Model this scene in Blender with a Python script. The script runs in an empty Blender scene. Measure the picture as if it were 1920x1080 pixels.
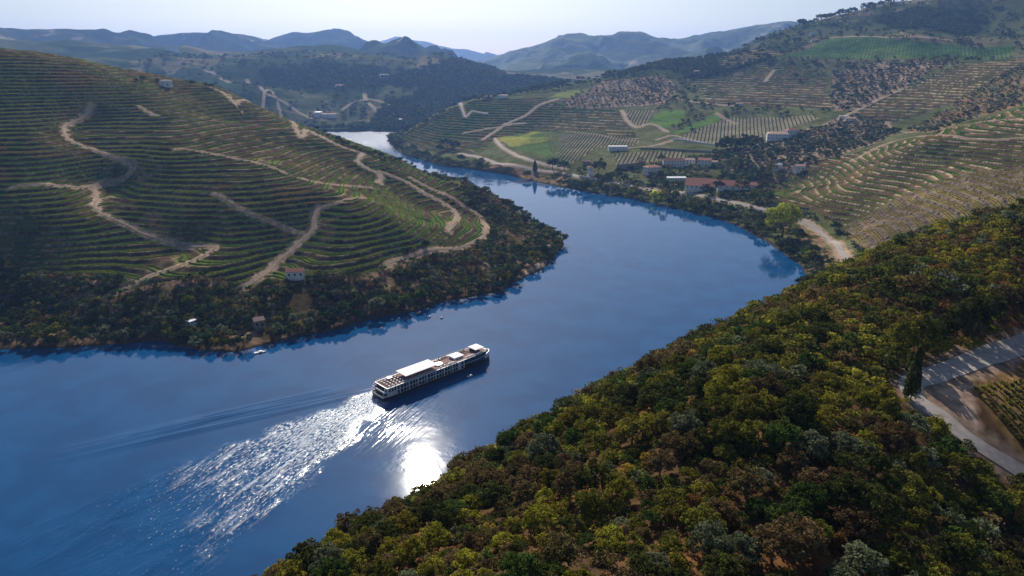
import bpy, math, random
import numpy as np
from mathutils import Vector, Matrix

random.seed(7)
RNG = np.random.default_rng(7)
SC = bpy.context.scene
COL = SC.collection

# ------------------------------------------------------------------ camera
H = 200.0
PITCH = math.atan(425 / 1280)
cam = bpy.data.cameras.new('camera')
cam_o = bpy.data.objects.new('camera', cam)
COL.objects.link(cam_o)
cam_o.location = (0, 0, H)
cam_o.rotation_euler = (math.pi / 2 - PITCH, 0, 0)
cam.sensor_width = 36.0
cam.lens = 24.0
cam.clip_start = 1.0
cam.clip_end = 60000
SC.camera = cam_o

# ------------------------------------------------------------------ sky, sun, exposure
SUN_EL, SUN_AZ = math.radians(33.5), math.radians(-8.5)     # ahead of the camera, a little to its left
world = bpy.data.worlds.new('World')
SC.world = world
world.use_nodes = True
wn = world.node_tree.nodes
wl = world.node_tree.links
wn.clear()
sky = wn.new('ShaderNodeTexSky')
sky.sky_type = 'NISHITA'
sky.sun_disc = False
sky.sun_elevation = SUN_EL
sky.sun_rotation = SUN_AZ
sky.altitude = 200
sky.air_density = 1.0
sky.dust_density = 1.3
sky.ozone_density = 2.0
bg = wn.new('ShaderNodeBackground')
bg.inputs['Strength'].default_value = 0.068
wo = wn.new('ShaderNodeOutputWorld')
wl.new(sky.outputs[0], bg.inputs[0])
wl.new(bg.outputs[0], wo.inputs[0])

sun = bpy.data.lights.new('sun', 'SUN')
sun.energy = 5.0
sun.angle = math.radians(0.5)
sun.color = (1.0, 0.93, 0.82)
sun_o = bpy.data.objects.new('sun', sun)
COL.objects.link(sun_o)
sd = Vector((math.sin(SUN_AZ) * math.cos(SUN_EL), math.cos(SUN_AZ) * math.cos(SUN_EL), math.sin(SUN_EL)))
sun_o.rotation_euler = sd.to_track_quat('Z', 'Y').to_euler()
sun_o.location = (0, 0, 900)

SC.view_settings.view_transform = 'Standard'
SC.view_settings.look = 'None'
SC.view_settings.exposure = 0.36
SC.view_settings.gamma = 1.0
SC.render.engine = 'CYCLES'
SC.cycles.max_bounces = 6
SC.cycles.transparent_max_bounces = 6
SC.cycles.volume_bounces = 0

# ------------------------------------------------------------------ maths helpers
SP, CP = math.sin(PITCH), math.cos(PITCH)
def ray(u, v):
    dx, dy = (u - 960) / 1280.0, (v - 540) / 1280.0
    return np.array([dx, CP - SP * dy, -(SP + CP * dy)])
def atY(u, v, Y):
    d = ray(u, v); return np.array([0, 0, H]) + d * (Y / d[1])
def atZ(u, v, z=0.0):
    d = ray(u, v); return np.array([0, 0, H]) + d * ((z - H) / d[2])

def _hash(ix, iy, seed):
    h = (ix.astype(np.int64) * 374761393 + iy.astype(np.int64) * 668265263 + seed * 1442695041) & 0xFFFFFFFF
    h = ((h ^ (h >> 13)) * 1274126177) & 0xFFFFFFFF
    return ((h ^ (h >> 16)) & 0xFFFFFF) / float(0xFFFFFF)
def vnoise(x, y, seed=0):
    ix, iy = np.floor(x), np.floor(y)
    fx, fy = x - ix, y - iy
    fx = fx * fx * fx * (fx * (fx * 6 - 15) + 10); fy = fy * fy * fy * (fy * (fy * 6 - 15) + 10)
    a = _hash(ix, iy, seed); b = _hash(ix + 1, iy, seed); c = _hash(ix, iy + 1, seed); d = _hash(ix + 1, iy + 1, seed)
    return (a + (b - a) * fx) * (1 - fy) + (c + (d - c) * fx) * fy
def fbm(x, y, scale, octaves=4, seed=0, gain=0.5):
    s = np.zeros_like(x, dtype=np.float64); amp = 1.0; tot = 0; x = x / scale; y = y / scale
    for o in range(octaves):
        s += amp * (vnoise(x, y, seed + o * 17) * 2 - 1); tot += amp
        x, y = x * 2.03 * 0.8 + y * 2.03 * 0.6 + 5.3, y * 2.03 * 0.8 - x * 2.03 * 0.6 + 9.1; amp *= gain
    return s / tot
def sstep(a, b, x):
    t = np.clip((x - a) / (b - a), 0, 1); return t * t * (3 - 2 * t)
def in_poly(px, py, poly):
    poly = np.asarray(poly); n = len(poly); c = np.zeros(px.shape, bool); j = n - 1
    for i in range(n):
        xi, yi = poly[i]; xj, yj = poly[j]
        if yi != yj:
            m = ((yi > py) != (yj > py)) & (px < (xj - xi) * (py - yi) / (yj - yi) + xi)
            c ^= m
        j = i
    return c
def dist_line(px, py, line, closed=False):
    line = np.asarray(line, float); n = len(line); best = np.full(px.shape, 1e12)
    for i in range(n if closed else n - 1):
        ax, ay = line[i]; bx, by = line[(i + 1) % n]
        dx, dy = bx - ax, by - ay; L = dx * dx + dy * dy + 1e-9
        t = np.clip(((px - ax) * dx + (py - ay) * dy) / L, 0, 1)
        np.minimum(best, (px - ax - t * dx) ** 2 + (py - ay - t * dy) ** 2, out=best)
    return np.sqrt(best)

# ------------------------------------------------------------------ the river outline (metres, on the water level)
P0 = lambda pts: [tuple(atZ(u, v)[:2]) for u, v in pts]
left_bank = [(-2000, 520), (-900, 470)] + P0([(0, 655), (100, 652), (200, 648), (290, 640), (370, 655), (440, 660), (500, 648), (560, 632),
             (640, 615), (700, 597), (770, 585), (830, 568), (880, 558), (940, 543), (990, 520), (1030, 493), (1040, 475)]) + \
            [(62, 755), (52, 810), (22, 880), (-30, 970), (-110, 1090), (-210, 1230), (-330, 1400), (-480, 1600),
             (-640, 1760), (-900, 1900), (-1500, 2000), (-3000, 2100)]
far_bank = [(-3000, 2400), (-1500, 2320), (-900, 2200)] + P0([(600, 247), (640, 247), (690, 246), (742, 247)]) + [(-260, 2060), (-270, 1950)]
right_bank = P0([(727, 262), (738, 278), (760, 290), (800, 302), (830, 310), (880, 316), (940, 326), (1000, 340), (1060, 352),
             (1120, 362), (1180, 372), (1240, 384), (1300, 399), (1350, 411), (1400, 431), (1440, 456), (1480, 481), (1512, 503)])
near_bank = [(282, 625), (240, 580), (192, 525), (110, 447), (54, 392), (-19, 303), (-53, 266), (-98, 210), (-180, 130), (-300, 40),
             (-500, -100), (-1200, -300), (-2500, 0)]
RIVER = left_bank + far_bank + right_bank + near_bank

def rough_shore(p, amp=2.5):
    out = []; n = len(p)
    for i in range(n):
        a = np.array(p[i]); b = np.array(p[(i + 1) % n]); L = np.linalg.norm(b - a); k = max(1, int(L / 14)) if a[1] < 2300 and abs(a[0]) < 900 else 1
        for j in range(k):
            q = a + (b - a) * j / k
            out.append((q[0] + amp * (random.random() - .5) * 2, q[1] + amp * (random.random() - .5) * 2))
    return out
RIVER = rough_shore(RIVER)

# ------------------------------------------------------------------ control points of the land: (u, v, distance ahead)
CT = [ # left spur
 (300,530,535),(0,480,584),(600,510,576),(740,490,618),(920,430,752),(400,160,1100),(500,205,1055),(600,245,1030),(702,282,1000),(650,262,1010),
 (750,300,985),(827,337,965),(873,345,970),(923,370,920),(973,415,850),(1010,440,775),(300,157,1020),(200,135,960),(100,122,920),(0,110,900),(-150,100,900),(-300,100,850),
 (0,300,700),(150,300,725),(300,300,740),(0,400,620),(150,400,628),(300,400,650),(500,300,800),(500,400,655),(650,400,668),(650,330,820),
 (800,400,790),(720,440,655),(150,200,850),(300,220,880),(400,220,950),(0,200,800),(-200,300,700),(-200,480,590),(450,480,592),(180,480,588),
 (200,340,712),(240,300,745),(170,235,830),(300,430,618),(370,465,602),(580,430,640),(850,370,860),(720,350,850),(900,400,830),
 # near slope
 (740,990,121),(890,912,138),(1120,748,187),(1400,602,258),(1540,538,288),(1600,505,285),(1700,466,290),(1800,424,300),(1920,402,290),(2100,374,300),
 (480,1160,92),(960,1080,80),(1440,1080,80),(1920,1080,100),(1920,900,128),(1920,640,193),(1700,735,150),(1850,770,144),(1300,800,122),(1500,700,152),
 (1000,950,108),(1920,500,232),(1750,540,210),(1700,900,108),(1650,620,185),(2100,700,180),(2100,900,130),
 # right bank
 (1500,412,850),(1560,450,760),(1450,350,1060),(1640,430,720),(1700,380,800),(1820,340,790),(1920,262,930),(1920,310,850),(1920,370,660),(1600,300,1080),(1750,262,1010),(1500,310,1110),
 (2100,240,900),(2100,300,800),(1680,240,1330),(1900,95,1880),(1500,95,2150),(1480,107,2080),(1880,112,1820),(1700,92,1960),(1700,70,2080),
 (1500,47,2500),(1560,28,2480),(1640,12,2480),(1800,-15,2500),(1920,-45,2450),(2200,-80,2400),(1400,92,2420),(1300,112,2300),(1200,131,2200),(1120,150,2100),
 (1040,163,2020),(950,178,1960),(860,193,1900),(800,220,1850),(760,245,1820),(1280,190,1760),(1260,235,1560),(1080,255,1510),(1050,300,1290),(960,312,1280),
 (1170,275,1380),(1220,322,1150),(1300,345,1050),(1390,345,1010),(1455,250,1430),(1340,230,1580),(1160,180,1920),(1350,150,2030),(1600,150,1830),(1750,125,1760),(1920,112,1660),
 (1700,180,1560),(1920,200,1160),(1800,230,1210),(860,240,1680),(860,290,1460),(960,240,1660),(960,280,1440),(1400,290,1240),(1560,225,1420),(1500,180,1700),
 (1600,50,2320),(1850,40,2280),
 # hills across the far water
 (600,238,2190),(740,235,2200),(800,190,2550),(950,152,2900),(1050,158,2900),(850,116,3150),(740,112,3300),(700,112,3600),(620,92,3700),(560,95,3700),(500,100,3700),
 (480,100,3600),(420,98,3600),(340,92,3600),(270,95,3600),(200,84,3500),(120,80,3400),(40,86,3400),(-60,88,3400),(-200,80,3400),(640,200,2420),(700,190,2450),(560,215,2280),(520,165,2600),(600,128,2900),
 (700,150,2800),(590,228,2230),(490,160,2400),(400,140,2700),(300,120,2900),(150,105,2900),(0,100,2700),(350,112,3200),(200,108,3100),(750,175,2550),(660,185,2500),(1150,175,2700),
]
CW = [ # land out of view (x, y, z)
 (-1500,1000,230),(-1500,600,90),(-1200,1500,200),(-700,1300,150),(-480,1320,60),(-300,1180,40),(-900,1700,90),(-2200,1500,250),(-160,1060,20),
 (0,0,128),(150,0,135),(-60,60,105),(-150,0,60),(300,100,140),(400,300,150),(300,420,95),(420,480,70),(520,560,80),(700,400,190),(330,560,25),(360,620,20),(600,0,220),(1000,200,300),(0,-300,150),
 (500,-300,250),(1000,600,210),(1300,900,240),(1700,1300,330),(2200,1800,480),(2200,2600,450),(1600,3000,300),(900,3000,180),(500,2900,120),(1200,3500,180),(0,3200,120),(700,3800,150),
 (0,4200,150),(-600,4600,120),(-1600,5000,150),(-3200,5000,200),(-3500,3500,280),(-3000,2700,180),(-2500,2600,120),(2500,3800,300),(2000,5000,200),(3500,2500,500),(3500,800,400),(-3500,1000,300),
 (-2000,3200,230),(-2600,4200,230),(-1300,2700,120),
]
pts = [tuple(atY(*c)) for c in CT] + CW
# the river's own edge pulls the land down to the water
for i, q in enumerate(RIVER):
    if -1300 < q[0] < 900 and 0 < q[1] < 2400 and i % 7 == 0:
        pts.append((q[0], q[1], 0.5))
pts = np.array(pts, float)

def tps_fit(P, lam=2.0):
    X = P[:, :2] / 1000.0; n = len(X)
    r2 = ((X[:, None] - X[None]) ** 2).sum(-1); K = np.where(r2 > 0, 0.5 * r2 * np.log(r2 + 1e-12), 0)
    K += np.eye(n) * lam * 1e-5
    Q = np.hstack([np.ones((n, 1)), X]); A = np.zeros((n + 3, n + 3)); A[:n, :n] = K; A[:n, n:] = Q; A[n:, :n] = Q.T
    return X, np.linalg.solve(A, np.r_[P[:, 2], 0, 0, 0])
TX, TW = tps_fit(pts)
GX0, GX1, GY0, GY1, GS = -4000.0, 4000.0, -500.0, 5600.0, 12.5
gx = np.arange(GX0, GX1 + GS, GS); gy = np.arange(GY0, GY1 + GS, GS)
GXX, GYY = np.meshgrid(gx, gy)
gz = np.zeros(GXX.shape); fx_, fy_ = GXX / 1000, GYY / 1000
for k in range(len(TX)):
    r2 = (fx_ - TX[k, 0]) ** 2 + (fy_ - TX[k, 1]) ** 2
    gz += TW[k] * 0.5 * r2 * np.log(r2 + 1e-12)
gz += TW[-3] + TW[-2] * fx_ + TW[-1] * fy_
# relief noise grows with distance, and stays away from the near slope
far_w = sstep(1900, 2900, GYY); near_w = sstep(350, 700, GYY)
rid = 1 - np.abs(fbm(GXX, GYY, 620, 4, 3))
gz += near_w * fbm(GXX, GYY, 130, 4, 11) * 5 + far_w * (fbm(GXX, GYY, 420, 4, 21) * 26 + (rid - .75) * 60)
gd = dist_line(GXX, GYY, RIVER, True); gd[in_poly(GXX, GYY, RIVER)] *= -1
def bicubic(G, x, y):
    fx = np.clip((x - GX0) / GS, 1, G.shape[1] - 3.001); fy = np.clip((y - GY0) / GS, 1, G.shape[0] - 3.001)
    ix = fx.astype(int); iy = fy.astype(int); tx = fx - ix; ty = fy - iy
    def w(t): return [(-t + 2 * t * t - t ** 3) / 2, (2 - 5 * t * t + 3 * t ** 3) / 2, (t + 4 * t * t - 3 * t ** 3) / 2, (-t * t + t ** 3) / 2]
    wx, wy = w(tx), w(ty); out = 0
    for j in range(4):
        row = 0
        for i in range(4): row = row + wx[i] * G[iy + j - 1, ix + i - 1]
        out = out + wy[j] * row
    return out
def base_h(x, y):
    x = np.asarray(x, float); y = np.asarray(y, float)
    h = bicubic(gz, x, y); d = bicubic(gd, x, y)
    land = np.maximum(np.minimum(h, 1.0 + 1.25 * d), np.minimum(0.3 + .3 * d, 4 + .01 * d))
    return np.where(d > 0, land, np.maximum(-6, d * .5))
def cast(u, v, y0=40.0, y1=5000.0):
    d = ray(u, v); t = np.geomspace(y0, y1, 2600) / d[1]
    X = d[0] * t; Y = d[1] * t; Z = H + d[2] * t
    hit = np.nonzero(Z < np.maximum(base_h(X, Y), 0))[0]
    if len(hit) == 0: return None
    k = hit[0]; a, b = t[max(k - 1, 0)], t[k]
    for _ in range(18):
        m = (a + b) / 2
        if H + d[2] * m < max(float(base_h(d[0] * m, d[1] * m)), 0): b = m
        else: a = m
    return np.array([d[0] * b, d[1] * b, H + d[2] * b])

# ridges and gullies on the vineyard spur, so that the terraces bend round them
for _pl, _amp, _w in [([(598,395),(560,450),(500,505),(455,535)], -8, 24), ([(205,345),(195,385),(250,425),(330,455)], -8, 24), ([(500,320),(455,380),(430,450),(420,510)], 6, 42),
                      ([(720,330),(700,400),(665,470),(650,510)], 7, 45), ([(110,250),(60,340),(60,430),(100,490)], 5, 45), ([(330,200),(330,280),(345,370)], 5, 40), ([(165,215),(125,245),(200,300)], -6, 26),
                      ([(845,380),(830,420),(800,460)], 4, 26), ([(1700,285),(1600,350),(1560,400)], 7, 40), ([(1820,280),(1760,320),(1700,350)], -2, 35)]:
    _q = np.array([cast(u, v)[:2] for u, v in _pl]); gz = gz + _amp * np.exp(-(dist_line(GXX, GYY, _q) / _w) ** 2)

# ------------------------------------------------------------------ scene helpers
def tag(o, label=None, cat=None, group=None, kind=None):
    if label: o['label'] = label
    if cat: o['category'] = cat
    if group: o['group'] = group
    if kind: o['kind'] = kind
    return o
def mesh_np(name, V, F, smooth=False, cols=None, mats=None, matidx=None):
    V = np.asarray(V, np.float32); F = np.asarray(F, np.int32); k = F.shape[1]
    me = bpy.data.meshes.new(name)
    me.vertices.add(len(V)); me.vertices.foreach_set('co', V.ravel())
    me.loops.add(F.size); me.loops.foreach_set('vertex_index', F.ravel())
    me.polygons.add(len(F)); me.polygons.foreach_set('loop_start', np.arange(0, F.size, k, dtype=np.int32))
    if cols is not None:
        a = me.attributes.new('tint', 'FLOAT_COLOR', 'POINT')
        c = np.ones((len(V), 4), np.float32); c[:, :3] = cols; a.data.foreach_set('color', c.ravel())
    for m in (mats or []): me.materials.append(m)
    if matidx is not None: me.polygons.foreach_set('material_index', np.asarray(matidx, np.int32))
    me.update(calc_edges=True)
    me.shade_smooth() if smooth else me.shade_flat()
    return me
def link(name, me, parent=None, loc=None):
    o = bpy.data.objects.new(name, me); COL.objects.link(o)
    if parent: o.parent = parent
    if loc is not None: o.location = loc
    return o
def empty(name, loc, rz=0.0):
    o = link(name, None, loc=loc); o.rotation_euler = (0, 0, rz); o.empty_display_size = 1; return o
class MB:
    """collects boxes, tubes and sheets of one part"""
    def __init__(s): s.v = []; s.f = []
    def add(s, vs, fs):
        n = len(s.v); s.v += [tuple(map(float, p)) for p in vs]; s.f += [tuple(n + i for i in f) for f in fs]; return s
    def box(s, x0, x1, y0, y1, z0, z1):
        return s.add([(x0,y0,z0),(x1,y0,z0),(x1,y1,z0),(x0,y1,z0),(x0,y0,z1),(x1,y0,z1),(x1,y1,z1),(x0,y1,z1)],
                     [(3,2,1,0),(4,5,6,7),(0,1,5,4),(1,2,6,5),(2,3,7,6),(3,0,4,7)])
    def tube(s, pts, rad, n=6):
        pts = [Vector(p) for p in pts]; base = []
        for i, p in enumerate(pts):
            d = (pts[min(i + 1, len(pts) - 1)] - pts[max(i - 1, 0)]).normalized()
            a = d.orthogonal().normalized(); b = d.cross(a); r = rad[i] if isinstance(rad, (list, tuple)) else rad
            base += [tuple(p + (a * math.cos(t) + b * math.sin(t)) * r) for t in [2 * math.pi * k / n for k in range(n)]]
        fs = [(i * n + k, i * n + (k + 1) % n, (i + 1) * n + (k + 1) % n, (i + 1) * n + k) for i in range(len(pts) - 1) for k in range(n)]
        fs += [tuple(range(n))[::-1], tuple((len(pts) - 1) * n + k for k in range(n))]
        return s.add(base, fs)
    def prism(s, outline, z0, z1):
        n = len(outline)
        return s.add([(x, y, z0) for x, y in outline] + [(x, y, z1) for x, y in outline],
                     [tuple(range(n))[::-1], tuple(range(n, 2 * n))] + [(i, (i + 1) % n, n + (i + 1) % n, n + i) for i in range(n)])
    def mesh(s, name, m):
        me = bpy.data.meshes.new(name); me.from_pydata(s.v, [], s.f); me.materials.append(m); me.update(); return me
    def build(s, name, m, parent=None, loc=None):
        return link(name, s.mesh(name, m), parent, loc)

_ones = 'first second third fourth fifth sixth seventh eighth ninth tenth eleventh twelfth thirteenth fourteenth fifteenth sixteenth seventeenth eighteenth nineteenth'.split()
def ordinal(n):
    if n < 20: return _ones[n - 1]
    t, r = divmod(n, 10); return ['twentieth', 'thirtieth', 'fortieth', 'fiftieth'][t - 2] if r == 0 else ['twenty', 'thirty', 'forty', 'fifty'][t - 2] + '-' + _ones[r - 1]
# ------------------------------------------------------------------ materials
def mat(name, col, rough=0.9, spec=0.15, metal=0.0, noise=None, bump=None, scale=1.0):
    m = bpy.data.materials.new(name); m.use_nodes = True; nt = m.node_tree; b = nt.nodes['Principled BSDF']
    b.inputs['Roughness'].default_value = rough; b.inputs['Specular IOR Level'].default_value = spec; b.inputs['Metallic'].default_value = metal
    b.inputs['Base Color'].default_value = (*col, 1)
    if noise:
        tc = nt.nodes.new('ShaderNodeTexCoord'); n = nt.nodes.new('ShaderNodeTexNoise'); n.inputs['Scale'].default_value = scale; n.inputs['Detail'].default_value = 5
        nt.links.new(tc.outputs['Object'], n.inputs['Vector'])
        r = nt.nodes.new('ShaderNodeMapRange'); r.inputs[1].default_value = .3; r.inputs[2].default_value = .7
        r.inputs[3].default_value = 1 - noise; r.inputs[4].default_value = 1 + noise
        nt.links.new(n.outputs[0], r.inputs[0])
        mx = nt.nodes.new('ShaderNodeVectorMath'); mx.operation = 'SCALE'; mx.inputs[0].default_value = col
        nt.links.new(r.outputs[0], mx.inputs['Scale']); nt.links.new(mx.outputs[0], b.inputs['Base Color'])
        if bump:
            bp = nt.nodes.new('ShaderNodeBump'); bp.inputs['Strength'].default_value = bump; bp.inputs['Distance'].default_value = .3
            nt.links.new(n.outputs[0], bp.inputs['Height']); nt.links.new(bp.outputs[0], b.inputs['Normal'])
    return m
def ground_mat(name):
    m = bpy.data.materials.new(name); m.use_nodes = True; nt = m.node_tree; N = nt.nodes; L = nt.links; b = N['Principled BSDF']
    b.inputs['Roughness'].default_value = 1; b.inputs['Specular IOR Level'].default_value = 0
    at = N.new('ShaderNodeAttribute'); at.attribute_name = 'tint'
    g = N.new('ShaderNodeNewGeometry')
    def nz(sc, det, lo, hi):
        n = N.new('ShaderNodeTexNoise'); n.inputs['Scale'].default_value = sc; n.inputs['Detail'].default_value = det; L.new(g.outputs['Position'], n.inputs['Vector'])
        r = N.new('ShaderNodeMapRange'); r.inputs[1].default_value = .32; r.inputs[2].default_value = .68; r.inputs[3].default_value = lo; r.inputs[4].default_value = hi
        L.new(n.outputs[0], r.inputs[0]); return r.outputs[0], n.outputs[0]
    a, _ = nz(.35, 6, .62, 1.4); c, raw = nz(.02, 4, .8, 1.22)
    mu = N.new('ShaderNodeMath'); mu.operation = 'MULTIPLY'; L.new(a, mu.inputs[0]); L.new(c, mu.inputs[1])
    sc = N.new('ShaderNodeVectorMath'); sc.operation = 'SCALE'; L.new(at.outputs['Color'], sc.inputs[0]); L.new(mu.outputs[0], sc.inputs['Scale'])
    L.new(sc.outputs[0], b.inputs['Base Color']); return m
def leaf_mat(name, var=0.35, trans=0.35):
    m = bpy.data.materials.new(name); m.use_nodes = True; nt = m.node_tree; N = nt.nodes; L = nt.links
    N.remove(N['Principled BSDF']); out = N['Material Output']
    at = N.new('ShaderNodeAttribute'); at.attribute_name = 'tint'; oi = N.new('ShaderNodeObjectInfo')
    r = N.new('ShaderNodeMapRange'); r.inputs[3].default_value = 1 - var; r.inputs[4].default_value = 1 + var; L.new(oi.outputs['Random'], r.inputs[0])
    hs = N.new('ShaderNodeHueSaturation'); h = N.new('ShaderNodeMapRange'); h.inputs[3].default_value = .485; h.inputs[4].default_value = .515
    fr = N.new('ShaderNodeMath'); fr.operation = 'FRACT'; mm = N.new('ShaderNodeMath'); mm.operation = 'MULTIPLY'; mm.inputs[1].default_value = 7.13
    L.new(oi.outputs['Random'], mm.inputs[0]); L.new(mm.outputs[0], fr.inputs[0]); L.new(fr.outputs[0], h.inputs[0]); L.new(h.outputs[0], hs.inputs['Hue'])
    L.new(r.outputs[0], hs.inputs['Value']); L.new(at.outputs['Color'], hs.inputs['Color'])
    d = N.new('ShaderNodeBsdfDiffuse'); t = N.new('ShaderNodeBsdfTranslucent'); mx = N.new('ShaderNodeMixShader'); mx.inputs[0].default_value = trans
    L.new(hs.outputs[0], d.inputs[0]); L.new(hs.outputs[0], t.inputs[0]); L.new(d.outputs[0], mx.inputs[1]); L.new(t.outputs[0], mx.inputs[2]); L.new(mx.outputs[0], out.inputs[0])
    return m
M_GROUND = ground_mat('ground')
M_LEAF = leaf_mat('leaves', .3, .32)
M_VINE = leaf_mat('vine_leaves', 0.0, 0.45)
M_ROAD = mat('dirt_road', (.25, .18, .125), noise=.22, scale=.25)
M_PAVED = mat('pale_road', (.29, .25, .225), noise=.1, scale=.2)
M_BARK = mat('bark', (.09, .065, .045), noise=.3, scale=2)

# ------------------------------------------------------------------ roads: polylines cast on the ground
def drape(pix, step=3.0):
    w = [cast(u, v) for u, v in pix]; w = [p[:2] for p in w if p is not None]
    return smooth_line(w, step)
def smooth_line(w, step=3.0):
    w = [np.array(p, float) for p in w]; out = []
    for i in range(len(w) - 1):
        p0 = w[max(i - 1, 0)]; p1 = w[i]; p2 = w[i + 1]; p3 = w[min(i + 2, len(w) - 1)]
        n = max(2, int(np.linalg.norm(p2 - p1) / step))
        for k in range(n):
            t = k / n; out.append(.5 * ((2 * p1) + (p2 - p0) * t + (2 * p0 - 5 * p1 + 4 * p2 - p3) * t * t + (3 * p1 - 3 * p2 + p3 - p0) * t ** 3))
    out.append(w[-1]); return np.array(out)
ROADS = [  # pixels, width, paved?, distance limit
 ([(172,197),(163,215),(130,232),(120,243),(130,262),(160,275),(205,292),(240,300),(250,312),(243,327),(200,340),(178,348),(182,370),(178,390),(200,405),(235,420),(270,438),(320,455),(350,461),(405,463)], 2.4, 0),
 ([(405,463),(380,480),(330,500),(270,522),(230,545),(200,556)], 2.4, 0),
 ([(200,340),(120,349),(20,353)], 1.2, 0),
 ([(598,390),(590,405),(586,432),(562,452),(545,470),(520,490),(498,512),(460,537)], 3.6, 0),
 ([(598,390),(640,377),(684,370)], 1.2, 0),
 ([(400,166),(430,177),(463,189),(493,201),(527,216),(550,230),(577,243),(602,256),(627,269),(652,279),(673,285),(683,288)], 3.0, 0),
 ([(683,288),(671,303),(690,317),(713,328),(710,343)], 3.9, 0),
 ([(713,322),(760,340),(792,360),(838,385),(856,404),(840,436)], 2.7, 0),
 ([(770,333),(820,358),(868,385),(905,410),(908,440),(870,462),(800,472),(740,489),(722,502)], 1.8, 0),
 ([(400,362),(440,385),(480,405),(530,425),(566,438)], 1.0, 0),
 ([(330,280),(400,288),(460,300),(540,326)], 1.2, 0),
 ([(262,200),(292,217)], 1.8, 0),
 ([(560,333),(620,345),(700,352)], 1.2, 0),
 ([(975,522),(1000,506),(1026,490)], 1.8, 0),
 # far bank
 ([(862,288),(905,297),(950,308),(1000,318),(1050,324),(1100,334),(1150,343),(1200,352),(1262,360),(1340,373),(1412,388),(1440,395),(1480,407),(1502,414),(1530,430),(1556,451),(1576,471),(1590,492)], 6.5, 1),
 ([(928,259),(940,275),(960,287),(985,297),(1010,305),(1060,317)], 6.0, 1),
 ([(905,262),(945,235),(985,217),(1012,197),(1048,185)], 6.0, 0),
 ([(846,194),(866,202),(885,208),(915,213)], 4.5, 1), ([(868,250),(910,242),(960,234)], 4.0, 0), ([(945,233),(985,231)],5.0,1),
 ([(1166,207),(1176,227),(1196,239),(1216,232),(1236,238),(1252,248)], 6.0, 0),
 ([(1060,246),(1110,251),(1160,262),(1190,264)], 3.0, 0),
 ([(1232,262),(1262,254),(1300,263),(1345,272)], 4.0, 0),
 ([(1222,185),(1260,182),(1285,188),(1330,194),(1395,200)], 6.0, 0),
 ([(1378,232),(1366,226),(1342,212)], 5.0, 0),
 ([(1434,153),(1442,143),(1452,131)], 7.0, 0), ([(1290,150),(1340,133),(1445,106)], 4.0, 0),
 ([(1560,70),(1600,68),(1650,69),(1682,70),(1720,68),(1790,76)], 9.0, 0), ([(1690,60),(1712,68),(1770,74)], 10.0, 0),
 ([(1500,246),(1560,228),(1596,212),(1640,190),(1700,162)], 4.0, 0),
 ([(1664,228),(1668,240),(1700,248),(1760,243),(1840,228),(1920,222)], 5.0, 0),
 ([(1600,300),(1700,259),(1800,257),(1920,259)], 3.0, 0),
 ([(1150,280),(1220,274),(1262,262)], 4.0, 0),
 # across the far water and on the hazy hills
 ([(463,150),(492,168),(540,196),(584,222)], 6.0, 0), ([(683,175),(686,189)], 9.0, 0), ([(640,206),(662,192),(690,186),(712,190),(760,212)], 5.0, 0), ([(690,193),(712,212),(735,232)], 6.0, 0),
 ([(380,130),(410,145),(430,155)], 5.0, 0),
]
RL = [(drape(p, 3 if p[0][1] > 255 else 6), w, k) for p, w, k in ROADS]
FG_ROAD = smooth_line([cast(u, v)[:2] for u, v in [(2050,596),(1990,618),(1920,645),(1850,668),(1790,690),(1745,706),(1712,716),(1708,730),(1722,752),(1765,782),(1805,815),(1855,848),(1920,888),(2010,935)]], 1.5)
def ribbon(name, line, width, m, lift=0.22, across=4):
    n = len(line); d = np.gradient(line, axis=0); d /= np.linalg.norm(d, axis=1)[:, None] + 1e-9; nrm = np.stack([-d[:, 1], d[:, 0]], 1)
    j = fbm(line[:, 0], line[:, 1], 22, 3, 5) * .5 + 1
    V = []
    for k in range(across + 1):
        p = line + nrm * ((k / across - .5) * width * j)[:, None]; V.append(np.c_[p, np.maximum(base_h(p[:, 0], p[:, 1]), .6) + lift])
    V = np.stack(V, 1).reshape(-1, 3); i = np.arange(n * (across + 1)).reshape(n, across + 1)
    F = np.stack([i[:-1, :-1], i[:-1, 1:], i[1:, 1:], i[1:, :-1]], -1).reshape(-1, 4)
    return link(name, mesh_np(name, V, F, True, mats=[m]))
for ln, w, k in RL:
    tag(ribbon('road' if k else 'dirt_track', ln, w, M_PAVED if k else M_ROAD, .3), kind='structure')
tag(ribbon('road', FG_ROAD, 5.2, mat('pale_near_road', (.36, .31, .28), noise=.18, scale=.5), .12, 6), kind='structure')

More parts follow.
